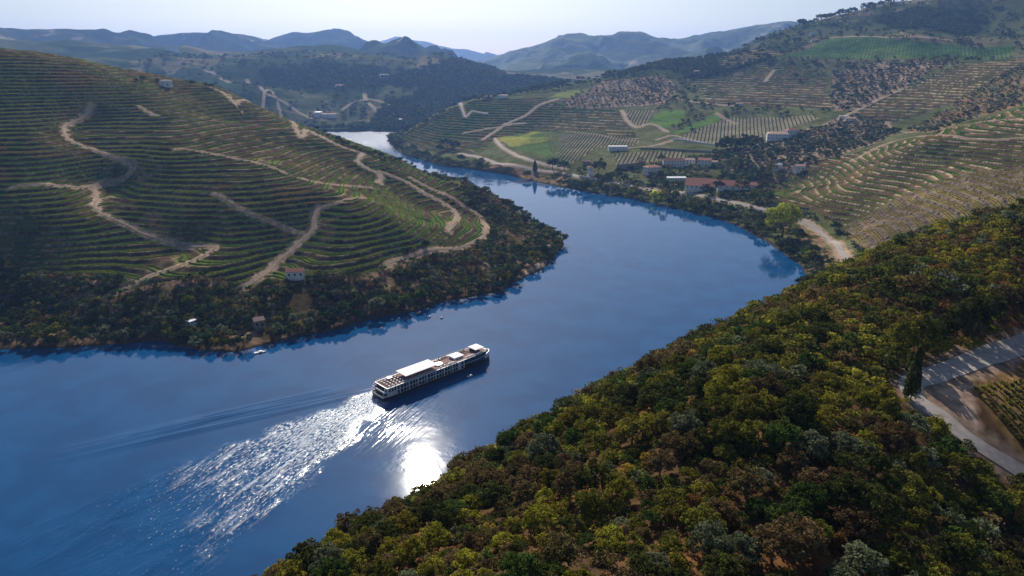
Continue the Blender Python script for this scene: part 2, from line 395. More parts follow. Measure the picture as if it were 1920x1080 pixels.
# ------------------------------------------------------------------ land cover (polygons cast on the ground)
def poly(pix, extra=()):
    w = [cast(u, v) for u, v in pix]; return [tuple(p[:2]) for p in w if p is not None] + list(extra)
LEFT_V = poly([(-120,470),(0,482),(20,496),(45,510),(150,516),(250,524),(230,546),(290,532),(400,521),(462,537),(540,527),(600,522),(700,512),(735,497),(762,468),(850,466),(896,452),(914,432),(905,405),(870,378)],
              [(-60,930),(-170,1040),(-300,1120),(-480,1180),(-800,1150),(-1500,1300),(-1500,700)])
COVERS = [ # kind, polygon, step
 ('terrace', LEFT_V, 3.8),
 ('terrace', poly([(1440,372),(1450,345),(1540,300),(1700,263),(1920,263),(1990,262),(1990,330),(1920,305),(1700,362),(1580,425),(1500,388)]), 4.3),
 ('terrace', poly([(1740,252),(1830,226),(1990,185),(1990,258),(1740,258)]), 4.6),
 ('terrace', poly([(1596,212),(1700,166),(1890,108),(1990,100),(1920,128),(1810,182),(1700,224),(1640,228)]), 5.0),
 ('terrace', poly([(1300,192),(1420,158),(1450,112),(1550,150),(1560,205),(1440,200)]), 4.6),
 ('terrace', poly([(742,266),(760,252),(860,200),(940,186),(1020,183),(1062,204),(1150,206),(1165,212),(1180,236),(1200,262),(1060,245),(1000,246),(930,258),(900,285),(860,284),(790,284)]), 4.6),
 ('terrace', poly([(1290,150),(1340,140),(1440,112),(1440,150),(1390,170),(1320,180)]), 5.0),
 ('terrace', poly([(1290,112),(1400,95),(1480,100),(1450,108),(1340,128)]), 6.0),
 ('stony', poly([(1575,432),(1700,363),(1920,306),(2000,300),(2000,400),(1920,385),(1700,450),(1625,482)]), 5.2),
 ('field', poly([(1470,106),(1560,72),(1700,76),(1905,86),(1890,110),(1700,110)]), 0),
 ('bright', poly([(1262,256),(1280,249),(1360,218),(1342,209),(1300,232),(1262,249)]), 0),
 ('bright', poly([(1217,230),(1253,240),(1280,228),(1284,208),(1237,206)]), 0),
 ('rows', poly([(1265,262),(1310,241),(1362,219),(1450,219),(1520,215),(1537,222),(1480,241),(1440,255),(1400,263),(1340,272)]), 0),
 ('rowsy', poly([(930,258),(1000,247),(1060,246),(1200,263),(1190,272),(1120,277),(1080,305),(1050,302),(1000,287),(960,276)]), 0),
 ('rows', poly([(1150,290),(1280,284),(1292,298),(1240,301),(1160,313)]), 0),
 ('rows', poly([(1170,208),(1225,206),(1216,228),(1198,236),(1182,226)]), 0),
 ('orchard', poly([(1062,202),(1065,182),(1130,152),(1250,142),(1265,160),(1260,192),(1110,204)]), 0),
 ('orchard', poly([(1562,208),(1560,135),(1640,117),(1790,115),(1700,160),(1600,208)]), 0),
 ('orchard', poly([(1480,255),(1600,216),(1665,232),(1690,246),(1640,270),(1540,300),(1450,345),(1380,322),(1300,302),(1340,285),(1420,275)]), 0),
 ('brush', poly([(1700,244),(1770,205),(1830,170),(1990,100),(1990,180),(1830,222),(1745,250)]), 0),
 ('grass', poly([(1028,183),(1062,170),(1110,164),(1090,176),(1062,184)]), 0),
 ('red', poly([(100,212),(160,198),(170,206),(150,232),(112,240)]), 0),
 ('red', poly([(252,305),(280,318),(292,345),(255,345)]), 0),
 ('red', poly([(205,372),(250,362),(300,400),(345,455),(290,438),(215,402)]), 0),
 ('red', poly([(600,412),(640,402),(622,440),(592,462)]), 0),
 ('red', poly([(660,470),(735,480),(728,502),(690,470)]), 0),
 ('red', poly([(905,300),(950,312),(1060,330),(1060,348),(990,338),(905,315)]), 0),
 ('red', poly([(1520,420),(1600,470),(1640,500),(1600,505),(1520,500),(1495,430),(1430,425),(1420,400)]), 0),
 ('vineground', poly([(1822,735),(1930,672),(2000,640),(2000,930),(1925,858)]), 0),
 ('pink', poly([(1745,706),(1800,700),(1840,722),(1822,748),(1830,790),(1860,830),(1830,826),(1780,780),(1745,745),(1730,722)]), 0),
]
C = lambda *a: np.array(a, float)
_a, _b = cast(1640, 372), cast(1700, 412); STD = (_b - _a)[:2] / np.linalg.norm((_b - _a)[:2]); STN = np.array([-STD[1], STD[0]])
def phase_h(x, y): return base_h(x, y) + 2.0 * fbm(x, y, 130, 2, 301) + .7 * fbm(x, y, 34, 2, 303)
def land(X, Y):
    """height and colour of the ground at points"""
    h = base_h(X, Y); d = bicubic(gd, X, Y); z = h.copy(); n = len(X)
    n1 = fbm(X, Y, 60, 4, 31); n2 = fbm(X, Y, 9, 3, 41); n3 = fbm(X, Y, 260, 3, 51)
    col = np.zeros((n, 3))
    far = sstep(1750, 2300, Y)[:, None]
    col[:] = C(.095,.10,.04) + (n1 * .05)[:, None] * C(1,.8,.5) + (n2 * .035)[:, None]
    # hazy hills: patches of forest, vines and bare earth
    f1 = fbm(X, Y, 330, 4, 61); f2 = fbm(X, Y, 90, 3, 71)
    farcol = np.where((f1 + .35 * f2 > .02)[:, None], C(.035,.05,.02), C(.07,.08,.035)); farcol = np.where((f1 - f2 * .6 < -.38)[:, None], C(.15,.13,.075), farcol)
    col = col * (1 - far) + farcol * far
    near = (Y < 430) & (X > -210) | (Y < 330)
    nc = C(.075,.045,.022) + (np.clip(n2, 0, 1) * .16)[:, None] * C(1,.38,.15) + (n1 * .02)[:, None]
    col[near] = np.clip(nc, .01, 1)[near]
    # belt by the water
    belt = (~near) & (d < 170) & (Y < 1150) & (X < 80)
    bc = C(.06,.045,.022) + (np.clip(n2 + n1 * .8, 0, 1) * .26)[:, None] * C(1,.62,.42)
    col[belt] = bc[belt]
    rd = np.full(n, 1e9)
    for ln, w, k in RL:
        x0, y0 = ln.min(0) - 30; x1, y1 = ln.max(0) + 30
        m = np.nonzero((X > x0) & (X < x1) & (Y > y0) & (Y < y1))[0]
        if len(m): rd[m] = np.minimum(rd[m], dist_line(X[m], Y[m], ln[::2] if len(ln) > 8 else ln) - w / 2)
    flat = 1 - sstep(1.0, 7.0, rd)
    slope = None
    PH = np.full(n, -1.0)
    for kind, pg, step in COVERS:
        pg = np.array(pg); x0, y0 = pg.min(0) - 12; x1, y1 = pg.max(0) + 12
        bb = np.nonzero((X > x0) & (X < x1) & (Y > y0) & (Y < y1))[0]
        if not len(bb): continue
        x, y = X[bb], Y[bb]; wob = fbm(x, y, 25, 2, 91) * 6
        ins = in_poly(x + wob, y + wob * .7, pg); m = bb[ins]; x, y = x[ins], y[ins]
        if kind == 'stony':
            q = (x * STN[0] + y * STN[1] + 2.5 * fbm(x, y, 30, 2, 401)) / 12.5; fq = q - np.floor(q); wl = np.exp(-((fq - .5) / .13) ** 2); rub = np.clip(fbm(x, y, 5, 3, 403) * 2 + .5, 0, 1.4)
            z[m] = h[m] + wl * 1.5 * rub * (1 - flat[m])
            col[m] = np.where((wl > .35)[:, None], C(.12,.095,.08) * (.7 + .6 * rub)[:, None], C(.135,.10,.055) * (1 + .5 * n2[m])[:, None] + np.clip(n1[m], 0, 1)[:, None] * C(.08,.07,.0))
        elif kind == 'terrace':
            ph = phase_h(x, y); p = ph / step; k = np.floor(p); f = p - k
            tread = (.60 if kind == 'terrace' else .7) - .16 * sstep(.1, .5, fbm(x, y, 50, 2, 305))
            zt = step * (k + np.where(f < tread, f * .14 / tread, .14 + .86 * sstep(tread, 1.0, f)))
            wgt = (1 - flat[m]) * sstep(2, 14, d[m])
            z[m] = h[m] + (zt - ph) * wgt
            PH[m] = np.where(wgt > .5, p, -1)
            pt = fbm(x, y, 75, 3, 101); right = x > 100
            g = np.where((pt > .12)[:, None], C(.075,.12,.022), np.where((pt < -.25)[:, None], C(.13,.105,.04), C(.095,.115,.03)))
            g = np.where(right[:, None], g * C(.95,.74,.85), g)
            bank = np.where(right[:, None], C(.12,.08,.048), C(.085,.06,.035)) * (1 + .5 * n2[m])[:, None]
            rim = np.where(right[:, None], C(.36,.29,.175), C(.18,.145,.075)) * (1 + .4 * n2[m])[:, None]
            if kind == 'stony': g = C(.22,.165,.10) * np.ones_like(g); bank = C(.25,.185,.14) * np.ones_like(g)
            c = np.where((f > tread + .04)[:, None], bank, g)
            c = np.where(((f > .90) | (f < .05))[:, None] & (n2[m] > -.05)[:, None], rim, c)
            col[m] = c
        elif kind == 'field': col[m] = C(.055,.105,.03) * (1 + .5 * n1[m] + .5 * n2[m])[:, None] + np.clip(n1[m], 0, 1)[:, None] * C(.08,.05,.01)
        elif kind == 'bright': col[m] = C(.10,.17,.03) * (1 + .3 * n1[m])[:, None]
        elif kind in ('rows', 'rowsy'):
            c = C(.20,.17,.11) * (1 + .2 * n2[m])[:, None]
            if kind == 'rowsy':
                q = sstep(120, 60, x)[:, None]; c = c * (1 - q) + (C(.075,.115,.03) + (sstep(-.1, .35, n1[m]) * .16)[:, None] * C(1,.75,.1)) * q
            col[m] = c
        elif kind == 'orchard': col[m] = C(.24,.175,.12) * (1 + .5 * n2[m] + .3 * n1[m])[:, None]
        elif kind == 'brush': col[m] = np.where((n1[m] > 0)[:, None], C(.19,.12,.065), C(.13,.11,.05)) * (1 + .3 * n2[m])[:, None]
        elif kind == 'grass': col[m] = C(.17,.20,.05)
        elif kind == 'red':
            q = (.45 + .4 * np.clip(n2[m] * 3, -1, 1))[:, None]; col[m] = col[m] * (1 - q) + C(.27,.15,.10) * q
        elif kind == 'vineground': col[m] = C(.20,.125,.05) * (1 + .5 * n2[m])[:, None]
        elif kind == 'pink': col[m] = C(.36,.25,.19) * (1 + .4 * n2[m])[:, None]
    col = np.where((rd < 3.5)[:, None], C(.30,.22,.15) * (1 + .3 * n2)[:, None], col)
    fm = np.nonzero(near & (X > 50) & (Y < 260))[0]
    if len(fm): frd = dist_line(X[fm], Y[fm], FG_ROAD[::3]) + n2[fm] * 2.5; fm = fm[frd < 5.2]; col[fm] = C(.27,.19,.14) * (1 + .4 * n2[fm])[:, None]
    wet = (d < 2.5) & (d > -30); col[wet] = C(.07,.05,.035)
    return z, np.clip(col, .005, .9), PH, rd, d

def seg(a, b, s): return np.arange(a, b, s)
def grow(a, b, s0, g):
    o = [a]; s = s0
    while o[-1] < b: o.append(o[-1] + s); s *= g
    return np.array(o)
FINE = 1.0
ys = np.r_[seg(30, 380, 2.5), seg(380, 1150, 1.3 * FINE), seg(1150, 2350, 2.2 * FINE), grow(2350, 5300, 4, 1.022)]
xp = np.r_[seg(0, 900, 2.2 * FINE), seg(900, 1500, 3.5 * FINE), grow(1500, 3900, 6, 1.035)]
xs = np.r_[-xp[:0:-1], xp]
gX, gY = np.meshgrid(xs, ys); shape = gX.shape; fX, fY = gX.ravel(), gY.ravel()
keep = (np.abs(fX) < fY * 1.0 + 320) & ~((fY < 380) & (fX < -600))
idx = np.nonzero(keep)[0]
Zs = np.zeros(len(fX)); Cs = np.zeros((len(fX), 3)); Ds = np.full(len(fX), 50.0)
for a in range(0, len(idx), 300000):
    k = idx[a:a + 300000]; z_, c_, _, _, d_ = land(fX[k], fY[k]); Zs[k] = z_; Cs[k] = c_; Ds[k] = d_
ii = np.arange(len(fX)).reshape(shape)
F = np.stack([ii[:-1, :-1], ii[:-1, 1:], ii[1:, 1:], ii[1:, :-1]], -1).reshape(-1, 4)
ok = keep[F].all(1) & ~(Ds[F] < -10).all(1); F = F[ok]
used = np.zeros(len(fX), bool); used[F.ravel()] = True; remap = np.cumsum(used) - 1
terrain_me = mesh_np('terrain', np.c_[fX, fY, Zs][used], remap[F], False, cols=Cs[used], mats=[M_GROUND])
tag(link('terrain', terrain_me), kind='structure')
print('terrain verts', used.sum())

# ------------------------------------------------------------------ what the camera's ground hides (used only to leave out what stands fully behind it)
_du, _dv = np.meshgrid(np.arange(-160, 2081, 20), np.arange(0, 1161, 12))
DEPTH = np.full(_du.shape, 1e9)
_r = [(_du - 960) / 1280.0, CP - SP * (_dv - 540) / 1280.0, -(SP + CP * (_dv - 540) / 1280.0)]
for Yk in np.geomspace(40, 4800, 420):
    t = Yk / _r[1]; below = (H + _r[2] * t) < np.maximum(base_h(_r[0] * t, np.full(t.shape, Yk)), 0)
    m = below & (DEPTH > 1e8); DEPTH[m] = Yk
def pix(x, y, z):
    f = y * CP - (z - H) * SP; s = y * SP + (z - H) * CP
    return 960 + 1280 * x / f, 540 - 1280 * s / f
def seen(x, y, z, slack=.06, margin=60):
    u, v = pix(x, y, z); iu = np.clip(((u + 160) / 20).astype(int), 0, DEPTH.shape[1] - 1); iv = np.clip((v / 12).round().astype(int), 0, DEPTH.shape[0] - 1)
    return (u > -margin) & (u < 1920 + margin) & (v > -margin) & (v < 1080 + margin) & (y < DEPTH[iv, iu] * (1 + slack) + 12)

# ------------------------------------------------------------------ distant mountains
def mountain(name, sky_line, Y0, back, front, base, seed, col, nx=260, ny=120):
    u = np.array([p[0] for p in sky_line], float); v = np.array([p[1] for p in sky_line], float)
    P = np.array([atY(a, b, Y0) for a, b in zip(u, v)])
    x = np.linspace(P[0, 0], P[-1, 0], nx); y = np.linspace(Y0 - front, Y0 + back, ny)
    X, Y = np.meshgrid(x, y); zr = np.interp(X, P[:, 0], P[:, 2]); k = 9
    ker = np.ones(k) / k; zr = np.apply_along_axis(lambda r: np.convolve(np.pad(r, k // 2, 'edge'), ker, 'valid'), 1, zr)
    t = (Y - Y0); tt = np.where(t < 0, -t / front, t / back)
    rg = 1 - np.abs(fbm(X, Y * .6, 900, 5, seed)) * 2.2
    Z = base + (zr - base) * (1 - tt ** 1.15) + (rg - .5) * np.minimum(tt * 3.5, 1) * (1 - tt) * 270 + fbm(X, Y, 250, 4, seed + 9) * 12
    i = np.arange(nx * ny).reshape(ny, nx); F = np.stack([i[:-1, :-1], i[:-1, 1:], i[1:, 1:], i[1:, :-1]], -1).reshape(-1, 4)
    n1 = fbm(X.ravel(), Y.ravel(), 500, 4, seed + 3)[:, None]; n2 = fbm(X.ravel(), Y.ravel(), 140, 3, seed + 5)[:, None]
    cols = np.where(n1 + .5 * n2 > .05, C(*col), C(*col) * 1.9)
    cols = np.where(n1 - .7 * n2 < -.5, C(.24, .2, .14), cols)
    tag(link(name, mesh_np(name, np.c_[X.ravel(), Y.ravel(), Z.ravel()], F, True, cols=cols, mats=[M_GROUND])), kind='structure')
mountain('hills', [(860,140),(900,122),(940,108),(1000,88),(1060,68),(1110,71),(1160,65),(1200,67),(1240,76),(1300,68),(1350,60),(1400,52),(1440,46),(1480,42),(1540,50),(1640,52),(1800,70),(1900,110)], 6800, 1500, 2300, 40, 201, (.06,.065,.03))
mountain('hills', [(960,165),(1000,147),(1040,128),(1070,107),(1095,98),(1118,108),(1150,130),(1190,142),(1260,118),(1330,100),(1400,110),(1500,140)], 5000, 600, 700, 40, 231, (.045,.055,.025))
mountain('hills', [(600,150),(650,112),(690,84),(745,68),(772,74),(800,78),(832,89),(880,94),(930,106),(960,118),(1010,145)], 11500, 1500, 2800, 40, 261, (.08,.08,.05))
mountain('hills', [(-700,110),(-300,70),(-60,84),(0,76),(60,62),(120,52),(150,54),(200,55),(232,66),(268,74),(330,95),(420,120)], 4900, 900, 1300, 60, 301, (.03,.036,.02))
mountain('hills', [(180,110),(250,80),(300,65),(340,61),(400,62),(440,67),(480,77),(500,84),(560,112)], 5900, 900, 1300, 60, 311, (.03,.036,.02))
mountain('hills', [(430,115),(485,84),(510,72),(548,60),(575,62),(620,54),(652,60),(690,80),(740,102),(800,130)], 6600, 900, 1500, 60, 321, (.03,.036,.02))
mountain('hills', [(640,130),(690,104),(720,90),(745,81),(775,86),(800,98),(850,115),(900,135),(960,150)], 4500, 700, 1000, 60, 331, (.03,.036,.02))
far_floor = MB().add([(-9000,3600,-8),(9000,3600,-8),(9000,16000,-8),(-9000,16000,-8)], [(0,1,2,3)]).mesh('valley_floor', mat('valley_floor', (.08,.085,.04), noise=.3, scale=.01))
tag(link('valley_floor', far_floor), kind='structure')

# ------------------------------------------------------------------ water with the wake of the ship
STERN = np.array([-82.0, 384.0]); SHIP_A = math.radians(44); SD = np.array([math.cos(SHIP_A), math.sin(SHIP_A)])
def water_mat():
    m = bpy.data.materials.new('water'); m.use_nodes = True; nt = m.node_tree; N = nt.nodes; L = nt.links; b = N['Principled BSDF']
    def math_(op, a, c=None, cl=False):
        n = N.new('ShaderNodeMath'); n.operation = op; n.use_clamp = cl
        for i, x in enumerate([a, c]):
            if x is None: continue
            if isinstance(x, (int, float)): n.inputs[i].default_value = x
            else: L.new(x, n.inputs[i])
        return n.outputs[0]
    def rng(x, a, c, lo=0.0, hi=1.0):
        n = N.new('ShaderNodeMapRange'); n.interpolation_type = 'SMOOTHSTEP'; L.new(x, n.inputs[0])
        n.inputs[1].default_value, n.inputs[2].default_value, n.inputs[3].default_value, n.inputs[4].default_value = a, c, lo, hi; return n.outputs[0]
    g = N.new('ShaderNodeNewGeometry'); sx = N.new('ShaderNodeSeparateXYZ'); L.new(g.outputs['Position'], sx.inputs[0]); X, Y = sx.outputs[0], sx.outputs[1]
    dx = math_('SUBTRACT', X, float(STERN[0])); dy = math_('SUBTRACT', Y, float(STERN[1]))
    S = math_('ADD', math_('MULTIPLY', dx, -float(SD[0])), math_('MULTIPLY', dy, -float(SD[1])))   # metres behind the stern
    W = math_('ADD', math_('MULTIPLY', dx, float(SD[1])), math_('MULTIPLY', dy, -float(SD[0])))    # metres to starboard
    def noise(vec_scale, rot, scale, det=3, rough=.5):
        mp = N.new('ShaderNodeMapping'); mp.inputs['Scale'].default_value = vec_scale; mp.vector_type = 'POINT'
        r = N.new('ShaderNodeVectorRotate'); r.rotation_type = 'Z_AXIS'; r.inputs['Angle'].default_value = rot
        L.new(g.outputs['Position'], r.inputs['Vector']); L.new(r.outputs[0], mp.inputs['Vector'])
        n = N.new('ShaderNodeTexNoise'); n.inputs['Scale'].default_value = scale; n.inputs['Detail'].default_value = det; n.inputs['Roughness'].default_value = rough
        L.new(mp.outputs[0], n.inputs['Vector']); return n.outputs[0]
    # the churned fan behind the ship
    wob = math_('MULTIPLY', math_('SUBTRACT', noise((1,1,1), 0, .05), .5), 26)
    Ww = math_('ADD', W, wob)
    left_e = rng(math_('SUBTRACT', Ww, math_('MULTIPLY', S, .03)), -15, -6)
    right_l = math_('ADD', math_('MULTIPLY', math_('MAXIMUM', S, 0.0), .52), 10.0)
    right_e = rng(math_('SUBTRACT', Ww, right_l), -12, 4, 1, 0)
    fade = rng(S, 45, 235, 1, 0); start = rng(S, -6, 3)
    fan = math_('MULTIPLY', math_('MULTIPLY', left_e, right_e), math_('MULTIPLY', fade, start))
    # the smoother swell that runs off the near side of the hull
    sw = math_('MULTIPLY', math_('MULTIPLY', rng(W, 5, 14), rng(W, 34, 62, 1, 0)), math_('MULTIPLY', rng(S, -78, -45), rng(S, 40, 95, 1, 0)))
    # the long ridges on the far side
    kel = math_('MULTIPLY', math_('MULTIPLY', rng(math_('ADD', W, math_('MULTIPLY', S, .28)), -34, -22), rng(math_('ADD', W, math_('MULTIPLY', S, .28)), -6, -14, 0, 1)), math_('MULTIPLY', rng(S, -20, 20), rng(S, 90, 190, 1, 0)))
    patch = noise((.35, 1, 1), -(SHIP_A + math.radians(18)), .11, 3)
    fanp = math_('MULTIPLY', fan, rng(patch, .40, .60, .25, 1.15))
    ANG = -(SHIP_A + math.radians(23))
    streak = noise((.10, 1, 1), ANG, .45, 3, .55)
    chop = noise((1, 1.6, 1), ANG, .55, 4, .6)
    crest = noise((.03, 1, 1), -(SHIP_A - math.radians(15)), .22, 2)
    calm = noise((1, 1, 1), .4, .28, 3, .5); swell = noise((1, 1, 1), .4, .035, 2)
    h = math_('MULTIPLY', math_('ADD', math_('MULTIPLY', chop, .62), math_('MULTIPLY', streak, .9)), math_('MULTIPLY', fanp, rng(S, 0, 55, .35, .85)))
    h = math_('ADD', h, math_('MULTIPLY', math_('MULTIPLY', streak, sw), .15))
    h = math_('ADD', h, math_('MULTIPLY', math_('MULTIPLY', crest, kel), 1.2))
    h = math_('ADD', h, math_('ADD', math_('MULTIPLY', math_('MULTIPLY', calm, rng(swell, .42, .62, .15, 1)), .035), math_('MULTIPLY', swell, .10)))
    h = math_('ADD', h, math_('MULTIPLY', math_('MULTIPLY', chop, rng(Y, 1450, 1750)), .35))
    bp = N.new('ShaderNodeBump'); bp.inputs['Strength'].default_value = 1; bp.inputs['Distance'].default_value = 1.0; L.new(h, bp.inputs['Height'])
    L.new(bp.outputs[0], b.inputs['Normal'])
    # foam: dense by the stern, flecks farther out; pale threads paint in wave-crest glitter
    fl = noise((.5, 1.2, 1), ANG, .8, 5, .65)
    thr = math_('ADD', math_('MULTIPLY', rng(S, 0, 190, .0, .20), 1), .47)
    foam_glitter = math_('MULTIPLY', rng(math_('SUBTRACT', fl, thr), -.01, .03), math_('MULTIPLY', fan, .9))
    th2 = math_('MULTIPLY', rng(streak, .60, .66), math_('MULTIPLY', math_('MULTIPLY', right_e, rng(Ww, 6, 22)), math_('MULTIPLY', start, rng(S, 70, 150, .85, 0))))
    foam_glitter = math_('MAXIMUM', math_('MAXIMUM', foam_glitter, math_('MULTIPLY', th2, .8)), math_('MULTIPLY', math_('MULTIPLY', fanp, rng(streak, .47, .64)), math_('MULTIPLY', rng(S, 70, 150, 1, 0), .5)))
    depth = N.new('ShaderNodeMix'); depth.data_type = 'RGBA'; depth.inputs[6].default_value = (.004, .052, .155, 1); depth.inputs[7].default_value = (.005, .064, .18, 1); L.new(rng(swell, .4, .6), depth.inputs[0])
    cm = N.new('ShaderNodeMix'); cm.data_type = 'RGBA'; L.new(foam_glitter, cm.inputs[0]); L.new(depth.outputs[2], cm.inputs[6]); cm.inputs[7].default_value = (.62, .66, .7, 1)
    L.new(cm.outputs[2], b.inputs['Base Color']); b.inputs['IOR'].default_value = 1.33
    L.new(math_('ADD', math_('ADD', math_('MULTIPLY', foam_glitter, .5), math_('ADD', math_('MULTIPLY', fan, .03), math_('MULTIPLY', rng(Y, 1400, 1800), .17))), .056), b.inputs['Roughness'])
    L.new(math_('SUBTRACT', .42, math_('MULTIPLY', fan, .33)), b.inputs['Specular IOR Level'])
    return m
M_WATER = water_mat()
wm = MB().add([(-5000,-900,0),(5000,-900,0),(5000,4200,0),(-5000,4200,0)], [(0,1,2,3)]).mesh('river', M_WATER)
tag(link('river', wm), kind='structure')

# ------------------------------------------------------------------ vines in rows
def vine_points(pg, kind, step, cell):
    pg = np.array(pg); x0, y0 = pg.min(0); x1, y1 = pg.max(0)
    x0, x1 = max(x0, -900), min(x1, 1500); y0, y1 = max(y0, 400), min(y1, 2300)
    X, Y = np.meshgrid(np.arange(x0, x1, cell), np.arange(y0, y1, cell)); X = X.ravel() + RNG.uniform(-.5, .5, X.size) * cell; Y = Y.ravel() + RNG.uniform(-.5, .5, Y.size) * cell
    m = in_poly(X, Y, pg); X, Y = X[m], Y[m]
    e = 1.5
    for it in range(2):
        h = phase_h(X, Y); hx = (base_h(X + e, Y) - base_h(X - e, Y)) / (2 * e); hy = (base_h(X, Y + e) - base_h(X, Y - e)) / (2 * e); g2 = hx * hx + hy * hy
        p = h / step; f = p - np.floor(p)
        if it == 0: tgt = np.where(f < .30, .14, .42); tgt = np.where(f > .78, 1.14, tgt)
        else: tgt = np.where(np.abs(f - .14) < np.abs(f - .42), .14, .42); tgt = np.where(f > .78, 1.14, tgt)
        dh = (tgt - f) * step; k = dh / np.maximum(g2, .004); k = np.clip(k, -6 / np.sqrt(g2 + 1e-6), 6 / np.sqrt(g2 + 1e-6)); X = X + hx * k; Y = Y + hy * k
    h = phase_h(X, Y); f = h / step - np.floor(h / step); good = ((np.abs(f - .14) < .08) | (np.abs(f - .42) < .08)) & (g2 > .003)
    ang = np.arctan2(hx, -hy)
    return X[good], Y[good], ang[good]
def row_points(pg, dirv, spacing, along):
    pg = np.array(pg); d = np.array(dirv, float); d /= np.linalg.norm(d); n = np.array([-d[1], d[0]])
    a = pg @ d; b = pg @ n; A, B = np.meshgrid(np.arange(a.min(), a.max(), along), np.arange(b.min(), b.max(), spacing))
    A = A.ravel() + RNG.uniform(-.3, .3, A.size) * along; B = B.ravel() + RNG.uniform(-.1, .1, B.size)
    X = A * d[0] + B * n[0]; Y = A * d[1] + B * n[1]; m = in_poly(X, Y, pg); return X[m], Y[m], np.full(m.sum(), math.atan2(d[1], d[0]))
def tufts(name, X, Y, ang, L_, Wd, Ht, nq, cols, label):
    z, _, _, rd, d = land(X, Y); m = (rd > 1.5) & seen(X, Y, z + 1); X, Y, ang, z, cols = X[m], Y[m], ang[m], z[m], cols[m]
    n = len(X); V = np.zeros((n, nq, 4, 3)); size = Ht * .62
    for q in range(nq):
        a = RNG.uniform(-.5, .5, n) * L_; b = RNG.uniform(-.5, .5, n) * Wd; c = RNG.uniform(.2, .85, n) * Ht
        cx = X + a * np.cos(ang) - b * np.sin(ang); cy = Y + a * np.sin(ang) + b * np.cos(ang); cz = z + c
        nr = RNG.normal(size=(n, 3)); nr[:, 2] = np.abs(nr[:, 2]) * .9 + .2; nr /= np.linalg.norm(nr, axis=1)[:, None]
        t1 = np.cross(nr, RNG.normal(size=(n, 3))); t1 /= np.linalg.norm(t1, axis=1)[:, None]; t2 = np.cross(nr, t1); s = size * RNG.uniform(.6, 1.15, n)[:, None]
        ctr = np.stack([cx, cy, cz], 1)
        for j, (p, r) in enumerate([(-1, -.7), (1, -.8), (.9, .7), (-.8, .9)]): V[:, q, j] = ctr + t1 * p * s * .55 + t2 * r * s * .55
    cc = np.repeat(cols[:, None] * RNG.uniform(.65, 1.4, (n, nq, 1)), 4, 1).reshape(n * nq * 4, 3)
    me = mesh_np(name, V.reshape(-1, 3), np.arange(n * nq * 4).reshape(-1, 4), cols=cc, mats=[M_VINE])
    tag(link(name, me), label, 'vines', kind='stuff'); print(name, n)
def vine_cols(X, Y):
    n1 = fbm(X, Y, 70, 3, 131); n2 = fbm(X, Y, 14, 2, 133)
    g = np.where((n1 + .4 * n2 > .10)[:, None], C(.17,.20,.025), C(.085,.16,.025)); return np.where((n1 - .5 * n2 < -.38)[:, None], C(.24,.18,.04), g)
ci = 0
ROWN = ['straight vine rows in the wide field above the wooded garden', 'straight vine rows in the green and yellow field by the river road', 'straight vine rows just above the white houses', 'short vine rows in the hollow under the dark scrub']
names = ['green vine rows on the terraced spur left of the river', 'vine rows on the brown rimmed terraces above the bend of the road', 'vine rows on the terraces high at the right edge', 'vine rows on the long dark banded fold at the upper right',
         'vine rows on the striped slope below the high green field', 'vine rows on the terraces of the far peninsula', 'vine rows on the pale slope right of the scrubby hill', 'vine rows below the skyline on the far right hill', 'sparse yellow vine rows between the broken stone walls']
for kind, pg, step in COVERS:
    if kind in ('terrace', 'stony'):
        lh = ci == 0
        if kind == 'terrace': X, Y, A = vine_points(pg, kind, step, 1.45 if lh else 2.3)
        else:
            X, Y, A = row_points(pg, STD, 2.5, 1.3); q = (X * STN[0] + Y * STN[1]) / 12.5; fq = q - np.floor(q); k = np.abs(fq - .5) > .2; X, Y, A = X[k], Y[k], A[k]
        if kind == 'stony': k = (RNG.random(len(X)) < .7) & (fbm(X, Y, 30, 2, 7) > -.3); X, Y, A = X[k], Y[k], A[k]
        cl = vine_cols(X, Y) * (1.0 if lh else 1.15)
        if kind == 'stony': cl = cl * 0 + C(.20,.16,.03)
        tufts('vine_rows', X, Y, A, 1.6 if lh else 2.7, .5, 1.05 if lh else 1.5, 4 if lh else 3, cl, names[ci]); ci += 1
    elif kind == 'rows' or kind == 'rowsy':
        X, Y, A = row_points(pg, (.30, 1) if kind == 'rows' else (.28, 1), 7.5 if kind == 'rows' else 6.5, 1.6)
        if kind == 'rowsy': k = X > 85 + RNG.uniform(-20, 20, len(X)); X, Y, A = X[k], Y[k], A[k]
        tufts('vine_rows', X, Y, A, 2.4, 1.3, 1.9, 4, np.tile(C(.05,.095,.025), (len(X), 1)), ROWN.pop(0))
    elif kind == 'field':
        X, Y, A = row_points(pg, (.55, 1), 9, 3); tufts('vine_rows', X, Y, A, 3.5, 1.4, 1.7, 3, np.tile(C(.04,.11,.035), (len(X), 1)), 'fresh green vine rows in the long high field under the hilltop')

